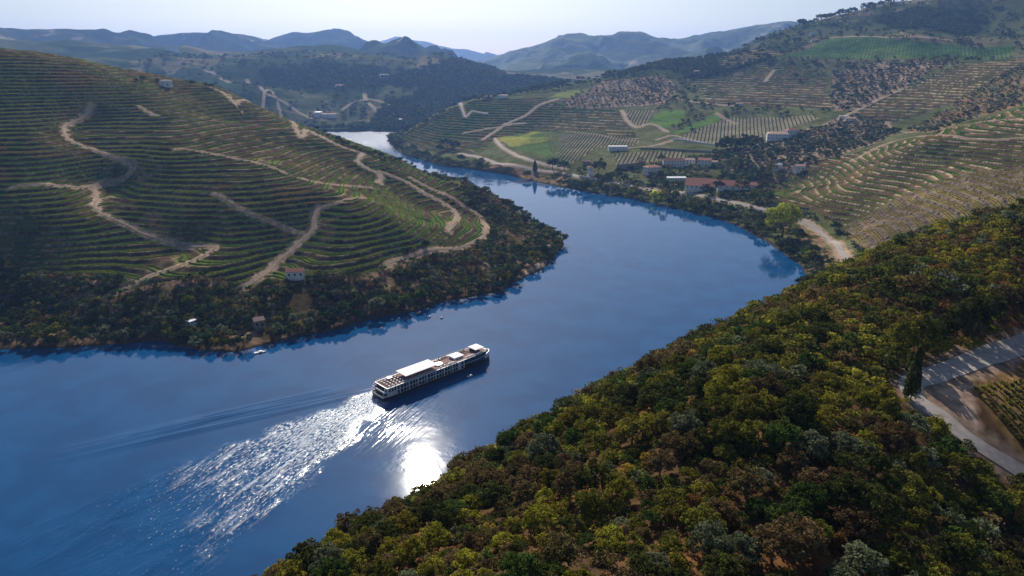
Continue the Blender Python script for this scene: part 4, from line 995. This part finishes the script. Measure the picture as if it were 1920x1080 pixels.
def deck_outline(x0, x1, b, n=14):
    xsn = [x0, 20, 40, 60, 68] + list(68 + (x1 - 68) * np.sin(np.linspace(.15, math.pi / 2, n))) if x1 > 68 else [x0, x1]
    xsn = [x for x in xsn if x0 <= x <= x1]
    return [(x, -max(plan(x, b), .05)) for x in xsn] + [(x, max(plan(x, b), .05)) for x in reversed(xsn)]
# main body: white aft two thirds, dark glass forward
MB().box(3.2, 61.5, -HB * .985, HB * .985, 2.502, 8.3).build('superstructure', M_WHITE, ship)
MB().prism(deck_outline(61.503, 81.5, HB * .97), 2.503, 8.0).build('forward_saloon', M_DGLASS, ship)
MB().prism(deck_outline(61.52, 82.2, HB * .995), 5.1, 5.45).build('white_belt', M_WHITE, ship)
for sgn in (-1, 1):
    n_w = 23
    for k in range(n_w):
        x0 = 10 + k * (51 / n_w); wd = 1.75 if k % 3 else 1.25
        for zf, hh in ((2.75, 2.2), (5.55, 2.25)):
            y0, y1 = sorted((sgn * (HB * .985 + .004), sgn * (HB * .985 + .05)))
            MB().box(x0, x0 + wd, y0, y1, zf, zf + hh).build('window', M_DGLASS, ship)
    for k in range(3):
        y0, y1 = sorted((sgn * (HB * .985 + .004), sgn * (HB * .985 + .05))); MB().box(4.0 + k * 1.9, 5.1 + k * 1.9, y0, y1, 5.6, 7.7).build('window', M_DGLASS, ship)
    MB().box(56.0, 58.6, *sorted((sgn * (HB * .985 + .06), sgn * (HB * .985 + .1))), 2.6, 8.1).build('boarding_panel', M_WHITE, ship)
MB().prism(deck_outline(2.6, 82.6, HB * 1.01), 8.302, 8.55).build('deck_edge', M_WHITE, ship)
MB().prism(deck_outline(3.0, 82.0, HB * .955), 8.552, 8.6).build('sun_deck', M_DECK, ship)
# bow: lower deck and the round white bulwark
MB().prism(deck_outline(80.0, 87.6, HB * .98), 2.502, 3.0).build('bow_deck', M_DECK, ship)
def rail(x0, x1, z, h, name):
    xsn = [x for x in [x0] + list(np.linspace(x0, 68, 16)) + list(68 + (x1 - 68) * np.sin(np.linspace(.1, math.pi / 2, 14))) if x >= x0]
    for k in (h, h * .55):
        MB().tube([(x, -max(plan(x, HB * 1.0), .0), z + k) for x in xsn] + [(x, max(plan(x, HB * 1.0), .0), z + k) for x in reversed(xsn)], .09 if k == h else .05, 5).build(name, M_WHITE, ship)
    for i, x in enumerate(xsn):
        for s in (-1, 1): MB().box(x - .05, x + .05, s * plan(x, HB) - .05, s * plan(x, HB) + .05, z, z + h).build('rail_post', M_WHITE, ship)
rail(3.0, 82.3, 8.55, 1.15, 'railing')
bul = MB(); outl = [(x, -max(plan(x, HB * 1.0), .0)) for x in 80 + 8 * np.sin(np.linspace(0, math.pi / 2, 12))]; full = outl + [(x, -y) for x, y in reversed(outl)]
V = []; [V.extend([(x, y, 2.55), (x, y, 5.9), (x * .994, y * .95, 5.9), (x * .994, y * .95, 2.55)]) for x, y in full]
bul.add(V, [(i * 4 + a, i * 4 + (a + 1) % 4, i * 4 + 4 + (a + 1) % 4, i * 4 + 4 + a) for i in range(len(full) - 1) for a in range(4)]).build('bow_bulwark', M_WHITE, ship)
# stern: two stepped white balconies
for z, x0 in ((2.51, -.2), (5.35, .9)):
    MB().box(x0, 3.19, -HB * .95, HB * .95, z, z + .3).build('stern_deck', M_DECK, ship)
    st = MB(); st.box(x0, x0 + .15, -HB * .95, HB * .95, z + .302, z + 1.25)
    for s in (-1, 1): st.box(x0 + .152, 3.19, s * HB * .95 - .08, s * HB * .95 + .08, z + .302, z + 1.25)
    st.build('balcony_front', M_WHITE, ship)
    for s in (-1, 1): MB().box(x0 + .5, x0 + .8, s * HB * .9 - .15, s * HB * .9 + .15, z + 1.25, z + 2.83).build('pillar', M_WHITE, ship)
    MB().box(3.12, 3.195, -HB * .8, HB * .8, z + .5, z + 2.5).build('stern_window', M_DGLASS, ship)
def canopy(x0, x1, y0, y1, z, name, nx=4, sag=.0):
    MB().add([(x0,y0,z),(x1,y0,z),(x1,y1,z),(x0,y1,z),(x0,y0,z+.18),(x1,y0,z+.18),(x1,y1,z+.18),(x0,y1,z+.18),((x0+x1)/2,(y0+y1)/2,z+.5)],[(3,2,1,0),(0,1,5,4),(1,2,6,5),(2,3,7,6),(3,0,4,7),(4,5,8),(5,6,8),(6,7,8),(7,4,8)]).build(name, M_SHADE, ship)
    for k in range(nx):
        x = x0 + .3 + (x1 - x0 - .6) * k / (nx - 1)
        for y in (y0 + .25, y1 - .25): MB().tube([(x, y, 8.6), (x, y, z)], .08, 6).build('canopy_post', M_WHITE, ship)
canopy(17, 41.5, -5.5, 5.6, 11.4, 'main_canopy', 6)
canopy(73.0, 80.5, -4.2, 4.2, 10.9, 'bow_canopy', 3)
MB().prism([(45 + 3.1 * math.cos(t), -.6 + 2.6 * math.sin(t)) for t in np.linspace(0, 6.28, 25)[:-1]], 8.602, 9.25).build('pool_surround', M_WHITE, ship)
MB().prism([(45 + 2.3 * math.cos(t), -.6 + 1.9 * math.sin(t)) for t in np.linspace(0, 6.28, 25)[:-1]], 9.252, 9.27).build('pool_water', mat('pool_water', (.55, .68, .74), rough=.1), ship)
wh = MB(); wh.box(56.5, 63.5, -3.0, 3.4, 8.602, 10.0); wh.build('wheelhouse', M_WHITE, ship); MB().box(56.0, 64.0, -3.3, 3.7, 10.002, 10.2).build('wheelhouse_roof', M_SHADE, ship)
MB().box(63.505, 63.55, -2.7, 3.1, 9.0, 9.8).build('wheelhouse_window', M_DGLASS, ship)
MB().box(73.5, 75.4, -3.2, 3.2, 8.602, 10.3).build('bar_counter', mat('dark_green', (.04, .06, .045), rough=.6), ship)
mast = MB(); mast.tube([(68.0, 0, 8.6), (68.0, 0, 11.6)], .1, 6); mast.box(67.9, 68.1, -.9, .9, 11.0, 11.12); mast.build('mast', M_WHITE, ship)
fn = MB(); fn.box(9.5, 12.5, 2.5, 5.4, 8.602, 9.7); fn.build('vent_housing', M_WHITE, ship)
# deck furniture, each piece a thing of its own
def at_ship(x, y, z): c, s = math.cos(SHIP_A), math.sin(SHIP_A); x = x * 1.06 - 2.4; return (float(STERN[0] + c * x - s * y), float(STERN[1] + s * x + c * y), z)
def lounger_meshes(m, f):
    b = MB(); b.box(-.95, .35, -.34, .34, .32, .42); k = MB(); k.add([(.36,-.34,.34),(.36,.34,.34),(1.0,.34,.85),(1.0,-.34,.85),(.32,-.34,.44),(.32,.34,.44),(.94,.34,.95),(.94,-.34,.95)], [(0,1,2,3),(7,6,5,4),(0,4,5,1),(2,6,7,3),(1,5,6,2),(3,7,4,0)])
    l = MB()
    for x in (-.8, .3):
        for y in (-.3, .3): l.box(x - .04, x + .04, y - .03, y + .03, 0, .32)
    return b.mesh('seat', m), k.mesh('backrest', m), l.mesh('leg_frame', f)
LM = {'white': lounger_meshes(M_SHADE, M_WHITE), 'dark': lounger_meshes(M_CHAIR, M_CHAIR)}
def lounger(x, y, rz, colr, label):
    r = empty('sun_lounger', at_ship(x, y, 8.61), SHIP_A + rz); tag(r, label, 'sun lounger', label)
    for nm, me in zip(('seat', 'backrest', 'leg_frame'), LM[colr]): link(nm, me, r)
def table_meshes():
    t = MB().prism([(.55 * math.cos(a), .55 * math.sin(a)) for a in np.linspace(0, 6.28, 13)[:-1]], .70, .76); l = MB(); l.tube([(0, 0, .03), (0, 0, .7)], .06, 6); l.prism([(.3 * math.cos(a), .3 * math.sin(a)) for a in np.linspace(0, 6.28, 9)[:-1]], 0, .035)
    c = MB(); c.box(-.27, .27, -.27, .27, .40, .47); cb = MB().box(-.27, -.21, -.27, .27, .472, .92); cl = MB()
    for a in (-.24, .24):
        for b in (-.24, .24): cl.box(a - .025, a + .025, b - .025, b + .025, 0, .40)
    return t.mesh('table_top', M_SHADE), l.mesh('table_leg', M_CHAIR), c.mesh('seat', M_CHAIR), cb.mesh('backrest', M_CHAIR), cl.mesh('leg_frame', M_CHAIR)
TM = table_meshes()
def table_set(x, y, where):
    r = empty('deck_table', at_ship(x, y, 8.61), SHIP_A); tag(r, 'round white table ' + where, 'table', 'tables ' + where); link('table_top', TM[0], r); link('table_leg', TM[1], r)
    for k in range(3):
        a = k * 2.1 + x; c = empty('deck_chair', at_ship(x + .95 * math.cos(a), y + .95 * math.sin(a), 8.61), SHIP_A + a + math.pi); tag(c, 'dark chair drawn up to a round table ' + where, 'chair', 'chairs ' + where)
        for nm, me in zip(('seat', 'backrest', 'leg_frame'), TM[2:]): link(nm, me, c)
for i in range(5):
    for j in range(4): table_set(5.2 + i * 2.5, -5.0 + j * 2.7, 'on the open aft deck of the ship') if (i, j) != (2, 3) else None
for i in range(3):
    for j in range(2): table_set(43.6 + i * 3.2, -5.2 + j * 9.6, 'beside the round pool of the ship')
for i in range(6): lounger(49.6 + i * 1.15, 4.6, math.pi / 2, 'dark', 'dark sun lounger in the row right behind the ship wheelhouse'); lounger(49.6 + i * 1.15, -4.9, -math.pi / 2, 'white', 'white sun lounger by the rail just behind the wheelhouse')
for i in range(7): lounger(64.6 + i * 1.15, 4.7, math.pi / 2, 'dark', 'dark sun lounger on the forward deck along the far rail'); lounger(65.0 + i * 1.1, -4.8, -math.pi / 2, 'white', 'white sun lounger on the forward deck along the near rail')
for i in range(4): lounger(66.0 + i * 1.5, 1.2, math.pi / 2, 'dark', 'dark sun lounger in the middle of the forward deck')
# small craft and buoys
def boat(u, v, L_, rot, label, name='motor_boat'):
    q = atZ(u, v, 0); r = empty(name, (float(q[0]), float(q[1]), 0), math.radians(rot)); tag(r, label, 'boat'); b = L_ * .17
    pl = [(-L_/2, -b), (L_ * .15, -b), (L_ * .38, -b * .6), (L_/2, 0), (L_ * .38, b * .6), (L_ * .15, b), (-L_/2, b)]
    n = len(pl); hb = MB(); hb.add([(x * .92, y * .7, -.25) for x, y in pl] + [(x, y, .75) for x, y in pl], [tuple(range(n))[::-1]] + [(i, (i + 1) % n, n + (i + 1) % n, n + i) for i in range(n)]); hb.build('hull', M_WHITE, r)
    MB().prism([(x * .96, y * .93) for x, y in pl], .5, .56).build('deck', M_RUBBER, r); MB().box(-L_ * .1, L_ * .16, -b * .6, b * .6, .562, 1.35).build('cabin', M_WHITE, r); MB().box(L_ * .161, L_ * .175, -b * .5, b * .5, .75, 1.2).build('windscreen', M_DGLASS, r)
boat(488, 661, 8.5, 25, 'white motor boat moored in the shade below the small stone hut')
boat(882, 706, 4.5, 40, 'tiny white dinghy floating off the near side of the cruise ship', 'dinghy')
boat(805, 595, 2.8, 10, 'small pale boat by the spur bank, the left one of two', 'rowing_boat'); boat(828, 597, 2.4, 10, 'small pale boat by the spur bank, the right one of two', 'rowing_boat')
boat(1131, 364, 12, 10, 'white boat lying at the far bank under the dark pines')

# ---- trees along the far bank and round the houses
XC = RNG.uniform([-330, 600], [430, 1900], (60000, 2)); dd = bicubic(gd, XC[:, 0], XC[:, 1])
rr_ = np.full(len(XC), 99.)
for ln, w, k in RL: rr_ = np.minimum(rr_, dist_line(XC[:, 0], XC[:, 1], ln[::3] if len(ln) > 6 else ln) - w / 2)
rightb = XC[:, 0] > np.interp(XC[:, 1], [600, 760, 900, 1200, 1560, 1900], [200, 150, 90, -40, -290, -400])
u_, v_ = pix(XC[:, 0], XC[:, 1], base_h(XC[:, 0], XC[:, 1]))
strip = (dd > 1.5) & (dd < 24) | ((dd > 1) & (dd < 62) & (u_ > 1090) & (u_ < 1500))
village = in_poly(u_, v_, [(1085,352),(1130,325),(1190,318),(1300,296),(1420,300),(1450,330),(1450,372),(1520,400),(1600,455),(1625,485),(1530,500),(1430,440),(1300,400)])
bare = in_poly(u_, v_, [(915,300),(1060,330),(1060,352),(915,322)]) & (RNG.random(len(XC)) < .93)
okm = rightb & (strip | (village & (fbm(XC[:, 0], XC[:, 1], 30, 2, 9) > -.12))) & (dd > 1.5) & (rr_ > np.where(u_ > 1490, 8.5, 3.5)) & ~bare & seen(XC[:, 0], XC[:, 1], base_h(XC[:, 0], XC[:, 1]) + 5, .08, 40) & ~((XC[:, 1] < 700) & (XC[:, 0] < 240))
XC = XC[okm]
def clear_of_houses(x, y, r): return all(math.hypot(x - a, y - b) > q + r * .9 for a, b, q in HOUSE_SPOTS)
SPECIAL = []
def special(u, v, name, kind, color, r, hs, label, cat='tree', group=None, dz=-.4):
    p = cast(u, v); SPECIAL.append((p[0], p[1], r * .8)); tree(name, kind, color, float(p[0]), float(p[1]), r, label, cat, group, hs=hs)
special(1466, 446, 'plane_tree', 'big', 'lime', 22, 1.05, 'big bright yellow green tree between the water and the pale road')
special(1228, 378, 'plane_tree', 'mid', 'lime', 10, 1.1, 'bright lime coloured tree at the water below the white country house')
special(1246, 380, 'poplar_tree', 'wisp', 'yellow green', 8, 1.25, 'pale lime slender tree right beside the lime coloured tree')
special(1003, 322, 'cypress', 'spire', 'blue green', 19, 1.0, 'lone dark cypress on the pale road by the far water')
special(1036, 318, 'broadleaf_tree', 'mid', 'blue green', 13, .9, 'round dark tree left of two beside the river road')
special(1058, 322, 'broadleaf_tree', 'mid', 'blue green', 12, .9, 'round dark tree right of two beside the river road')
special(1092, 336, 'pine_tree', 'wisp', 'dark olive', 11, 1.15, 'dark pointed pine left of the narrow white tower house')
special(1122, 326, 'pine_tree', 'mid', 'dark olive', 13, 1.15, 'broad dark pine right of the narrow white tower house')
special(1121, 338, 'broadleaf_tree', 'mid', 'mid green', 7, .95, 'left one of two round green trees under the dark pine')
special(1141, 340, 'broadleaf_tree', 'mid', 'mid green', 9, .95, 'right one of two round green trees under the dark pine')
special(1203, 314, 'poplar_tree', 'wisp', 'grey green', 7, 1.3, 'pale slender tree left of the white country house')
special(1240, 304, 'broadleaf_tree', 'mid', 'mid green', 9, .9, 'dark round tree behind the white country house')
special(1345, 357, 'broadleaf_tree', 'mid', 'blue green', 9, .95, 'dark tree in front of the gap between the red roofed warehouses')
special(1392, 360, 'broadleaf_tree', 'mid', 'olive green', 12, .95, 'broad olive green tree in front of the right warehouse')
special(1445, 336, 'poplar_tree', 'wisp', 'olive green', 10, 1.4, 'tall olive green tree at the foot of the vineyard terraces')
special(1420, 308, 'poplar_tree', 'wisp', 'mid green', 8, 1.3, 'slender green tree in the orchards left of the terraces')
special(940, 268 + 12, 'broadleaf_tree', 'mid', 'blue green', 9, .9, 'dark tree beside the bend of the side road') if False else None
for k, (u, v, r) in enumerate([(838,278,17),(852,282,14),(825,284,12)]): special(u, v, 'broadleaf_tree', 'mid', 'blue green', r, .8, ['largest', 'right hand', 'left hand'][k] + ' dark tree in the clump on the far peninsula')
for k, u in enumerate(range(1352, 1424, 9)): special(u, 284 - (k % 3) * 4, 'broadleaf_tree', 'mid', ['blue green', 'dark olive'][k % 2], 12 + 3 * (k % 2), .95, ['first','second','third','fourth','fifth','sixth','seventh','eighth'][k] + ' dark tree from the left in the row below the villa')
special(1492, 148, 'broadleaf_tree', 'mid', 'blue green', 9, 1, 'lone dark tree on the striped slope under the green field')
for k, (u, v) in enumerate([(862,277),(880,262)]): pass
def rb_rad(x, y):
    d = float(bicubic(gd, np.array([x]), np.array([y]))[0]); f = .75 + .25 * min(y / 900., 1.9); return float(np.clip(RNG.gamma(4, .8) + (2.4 if d < 12 else .6), 2.0, 8.2)) * f
dd = bicubic(gd, XC[:, 0], XC[:, 1]); XC = XC[np.argsort(dd + RNG.uniform(0, 60, len(dd)))]
rb = [p for p in darts(XC, rb_rad, .62) if clear_of_houses(*p) and all(math.hypot(p[0] - a, p[1] - b) > q + p[2] * .6 for a, b, q in SPECIAL)]
rz_ = zs([p[0] for p in rb], [p[1] for p in rb])[0]; order = sorted(range(len(rb)), key=lambda i: -rb[i][2] / rb[i][1]); rest = []; n_ = 0
def rb_place(u, v):
    if u > 1500: return 'under the stone terraces'
    if u > 1400: return 'near the lime plane tree'
    if u > 1290: return 'below the warehouses'
    if u > 1180: return 'below the white houses'
    if u > 1060: return 'below the twin trees'
    if u > 900: return 'past the cypress'
    return 'by the peninsula'
for i in order:
    x, y, r = rb[i]; z = float(rz_[i]); u, v = pix(x, y, z)
    c = pick({'dark olive': 1.8, 'mid green': 3.2, 'grey green': 2.4, 'blue green': 3.2, 'olive green': 1.4, 'brownish': .4, 'yellow green': .12})
    if n_ < 280: n_ += 1; lb = f"{size_word(r,4.5,6.8)} {c} tree {rb_place(u,v)}"; rel(tree('riverside_tree', 'mid' if r / y > .0055 else 'far', c, x, y, r, lb, 'tree', 'bank trees ' + rb_place(u, v), z - .5, parts=r / y > .0055), u, v, c, 'tree')
    else: rest.append((x, y, z - .3, r, c))
relabel()
stuff_trees('bushes', 'low dark bushes between the houses and the trees of the far bank', 'bushes', rest, 3, 70, .32)
print('bank trees', len(rb), n_)

# ---- orchards: small dark olives standing apart
items = []
for pg, sp, rr in [(c[1], s, q) for c, s, q in zip([c for c in COVERS if c[0] == 'orchard'], [11, 11, 8.0], [(2.2,4.2), (2.4,4.4), (2.2,4.4)])] + [(c[1], 9, (1.8, 3.6)) for c in COVERS if c[0] == 'brush']:
    pg = np.array(pg); x0, y0 = pg.min(0); x1, y1 = pg.max(0); gxx, gyy = np.meshgrid(np.arange(x0, min(x1, 1500), sp), np.arange(y0, y1, sp)); X = gxx.ravel() + RNG.uniform(-.36, .36, gxx.size) * sp; Y = gyy.ravel() + RNG.uniform(-.36, .36, gxx.size) * sp
    m = in_poly(X, Y, pg) & (RNG.random(len(X)) < .82); X, Y = X[m], Y[m]; Z = zs(X, Y); rdm = Z[3] > 3; X, Y, Zz = X[rdm], Y[rdm], Z[0][rdm]; m = seen(X, Y, Zz + 3, .04, 20)
    items += [(float(a), float(b), float(c), RNG.uniform(*rr) * (1.25 if RNG.random() < .2 else 1), pick({'blue green': 3, 'dark olive': 3, 'grey green': 2.5, 'mid green': .8})) for a, b, c in zip(X[m], Y[m], Zz[m])]
items = [t for t in items if clear_of_houses(t[0], t[1], t[3])]
items.sort(key=lambda t: -t[3] / t[1]); rest = []
def ol_place(u, v):
    if u > 1690: return 'on the brown right fold'
    if v > 300: return 'behind the warehouses'
    if v > 215: return 'in the valley grove' if u > 1480 else 'below the villa'
    return 'on the upper orchard slope' if u > 1450 else 'on the stony hill'
for i, (x, y, z, r, c) in enumerate(items):
    u, v = pix(x, y, z)
    if i < 300: lb = f"{size_word(r,2.8,3.9)} {c} olive {ol_place(u,v)}"; rel(tree('olive_tree', 'far', c, x, y, r, lb, 'olive tree', 'olives ' + ol_place(u, v), z - .2, parts=False), u, v, c, 'olive')
    else: rest.append((x, y, z, r, c))
relabel()
stuff_trees('olive_grove', 'dark dots of olive trees over the orchard slopes of the far side', 'olive grove', rest, 4, 34, .5)
# ---- trees that stand out on the ridges
def ridge_trees(pix_pts, n, rng_r, name, labels, dz=0):
    for k in range(n):
        t = k / max(n - 1, 1) * (len(pix_pts) - 1); i = min(int(t), len(pix_pts) - 2); a, b = pix_pts[i], pix_pts[i + 1]; f = t - i
        u = a[0] + (b[0] - a[0]) * f + RNG.uniform(-1.5, 1.5); v = a[1] + (b[1] - a[1]) * f + RNG.uniform(0, 3); p = None
        for dv in range(0, 60, 2):
            p = cast(u, v + dv)
            if p is not None and p[1] < 4500: break
        if p is None: continue
        r = RNG.uniform(*rng_r); c = pick({'blue green': 2, 'dark olive': 2}); tree(name, 'far', c, float(p[0]), float(p[1]), r, labels + ', ' + ordinal(k + 1) + ' from the left', 'tree', labels, parts=False)
ridge_trees([(430,167),(500,196),(560,226),(620,254),(680,284),(760,304),(830,338),(900,366)], 58, (2.2,4.6), 'ridge_shrub', 'dark shrub beside the pale crest track')
ridge_trees([(1500,46),(1560,26),(1600,20)], 14, (8,15), 'ridge_tree', 'dark round tree in the line along the far right skyline')
ridge_trees([(1620,14),(1645,12),(1680,2)], 6, (9,14), 'ridge_tree', 'dark tree standing against the sky where the hill leaves the picture')
ridge_trees([(1185,140),(1250,118),(1330,104),(1400,96)], 26, (4,8), 'ridge_tree', 'small dark tree on the ridge above the stony hill')
ridge_trees([(870,190),(930,182),(1000,172),(1045,165),(1100,156),(1160,142)], 34, (5,9), 'ridge_tree', 'dark tree on the low ridge of the peninsula')
ridge_trees([(740,262),(770,242),(810,222),(850,200)], 16, (4,8), 'ridge_tree', 'dark tree on the edge of the peninsula toward the far water')
ridge_trees([(255,150),(275,150),(380,160),(397,162)], 6, (2.5,4.5), 'ridge_shrub', 'dark shrub on the saddle of the spur near the white hut')
# ---- the far shore and the hazy wood
XC = RNG.uniform([-1500, 2100], [900, 3300], (26000, 2)); bh = base_h(XC[:, 0], XC[:, 1]); u_, v_ = pix(XC[:, 0], XC[:, 1], bh); d_ = bicubic(gd, XC[:, 0], XC[:, 1])
wood = in_poly(u_, v_, [(690,240),(720,200),(800,170),(720,150),(850,112),(960,135),(1060,158),(900,190),(760,245)]) | in_poly(u_, v_, [(480,130),(600,118),(730,130),(720,165),(600,170),(520,160)]) & (RNG.random(len(u_)) < .5)
m = (d_ > 2) & seen(XC[:, 0], XC[:, 1], bh + 10, .03, 20) & ((d_ < 45) | wood | (RNG.random(len(u_)) < .05)); XC = XC[m]; bh = zs(XC[:, 0], XC[:, 1])[0]
stuff_trees('wood', 'bluish wood on the hazy hills across the far water', 'wood', [(float(a), float(b), float(c), RNG.uniform(5.5, 10.5), pick({'blue green': 2, 'dark olive': 3, 'mid green': 1})) for (a, b), c in zip(XC[:6500], bh[:6500])], 6, 26, .6)

XC = RNG.uniform([350, 1500], [2100, 2600], (60000, 2)); f1 = fbm(XC[:, 0], XC[:, 1], 330, 4, 61) + .35 * fbm(XC[:, 0], XC[:, 1], 90, 3, 71); bh = base_h(XC[:, 0], XC[:, 1]); ph_ = zs(XC[:, 0], XC[:, 1])[2]
cov = np.zeros(len(XC), bool)
for c in COVERS:
    if c[0] not in ('orchard',): cov |= in_poly(XC[:, 0], XC[:, 1], np.array(c[1]))
m = ~cov & (((f1 > .14) & ((XC[:, 0] > 1150) | (f1 > .33)) & (XC[:, 1] > 1950)) | (RNG.random(len(XC)) < .05)) & seen(XC[:, 0], XC[:, 1], bh + 6, .03, 20); XC = XC[m][:5200]; bh = bh[m][:5200]
stuff_trees('scrub', 'dark scrub and small trees over the high right hill', 'scrub', [(float(a), float(b), float(c), RNG.uniform(2.5, 6.5), pick({'blue green': 1, 'dark olive': 3, 'mid green': 1})) for (a, b), c in zip(XC, bh)], 7, 26, .6)

# ---- the tall cypress and the vine rows by the near road
p = cast(1706, 748); tree('cypress', 'spire', 'dark olive', float(p[0]), float(p[1]), 12.5, 'tall dark cypress on the inner bend of the near pale road', 'cypress', 'cypresses', hs=1.0)
bpy.data.objects[-1] if False else None
for o_ in COL.objects:
    if o_.get('label', '').startswith('tall dark cypress'): o_.scale = (7.5, 7.5, 13.0)
up = FG_ROAD[(FG_ROAD[:, 0] > 88) & (FG_ROAD[:, 1] > 150)]
up = up[np.argsort(up[:, 0])]
for k, i in enumerate(range(6, len(up), 5)):
    q = up[i] + np.array([-2.5, 8.5 + 2 * RNG.random()]); tree('oak_tree', 'near', pick({'dark olive': 3, 'olive green': 1, 'brownish': 1}), float(q[0]), float(q[1]), float(RNG.uniform(3.6, 5)), 'tall dark oak beyond the near pale road, ' + ordinal(k + 1) + ' from the cypress', 'tree', 'tall oaks shading the near pale road', hs=1.35)
M_POST = mat('post_wood', (.20, .16, .12), noise=.3, scale=3)
ra, rb2 = cast(1822, 735), cast(1925, 850); rd_ = (rb2 - ra)[:2]; rl = np.linalg.norm(rd_); rd_ /= rl; rn = np.array([rd_[1], -rd_[0]]); rn = rn if rn @ np.array([1, .6]) > 0 else -rn
names_r = ['nearest to the road', 'second from the road', 'third from the road', 'fourth from the road', 'fifth from the road', 'sixth from the road', 'seventh from the road', 'eighth from the road', 'ninth from the road', 'tenth from the road', 'last of those in the corner']
for k in range(9):
    s0 = ra[:2] + rn * (1.0 + k * 2.9) - rd_ * (k * .9 + .5); L = rl * 1.9 + 6; root = empty('vine_row', (float(s0[0]), float(s0[1]), float(base_h(s0[0], s0[1]))))
    tag(root, 'leafy row of vines at the near road bend, ' + names_r[k], 'vine row', 'vine rows by the near road')
    n = int(L / .12); t = RNG.uniform(0, L, n); keepv = fbm(t, t * 0 + k * 9., 3, 2, 5) > -.45; t = t[keepv]; n = len(t)
    X = s0[0] + rd_[0] * t + rn[0] * RNG.normal(0, .16, n); Y = s0[1] + rd_[1] * t + rn[1] * RNG.normal(0, .16, n); Z = base_h(X, Y)
    V, ct = crown_arrays(40 + k, 8, 26, .5, .8, .2, (.4, .6)); VV = []; CC = []
    for i in range(n):
        VV.append(V * np.array([.40, .40, .52]) + np.array([X[i], Y[i], Z[i] + RNG.uniform(.5, 1.15)]) - np.array(root.location)); CC.append(1.5 * C(*PAL['olive green' if RNG.random() < .7 else 'dark olive']) * ct[:, None])
    VV = np.concatenate(VV); link('foliage', mesh_np('foliage', VV, np.arange(len(VV)).reshape(-1, 4), cols=np.concatenate(CC), mats=[M_VINE]), root)
    for j in range(0, int(L), 5):
        q = s0 + rd_ * j; b = float(base_h(q[0], q[1])) - root.location.z; a = q - s0
        MB().box(a[0] - .05, a[0] + .05, a[1] - .05, a[1] + .05, b - .3, b + 1.9).build('post', M_POST, root)

# ------------------------------------------------------------------ the air
hz = MB().box(-9500, 9500, -950, 16500, -20, 800)
hm = bpy.data.materials.new('haze'); hm.use_nodes = True; hn = hm.node_tree.nodes; hl = hm.node_tree.links
hn.remove(hn['Principled BSDF']); pv = hn.new('ShaderNodeVolumePrincipled')
pv.inputs['Density'].default_value = 0.60e-4; pv.inputs['Color'].default_value = (.26, .47, 1.0, 1); pv.inputs['Anisotropy'].default_value = 0.4
hl.new(pv.outputs[0], hn['Material Output'].inputs['Volume'])
ho = hz.build('haze', hm); tag(ho, 'thin blue haze lying over the whole valley', 'haze', kind='stuff')
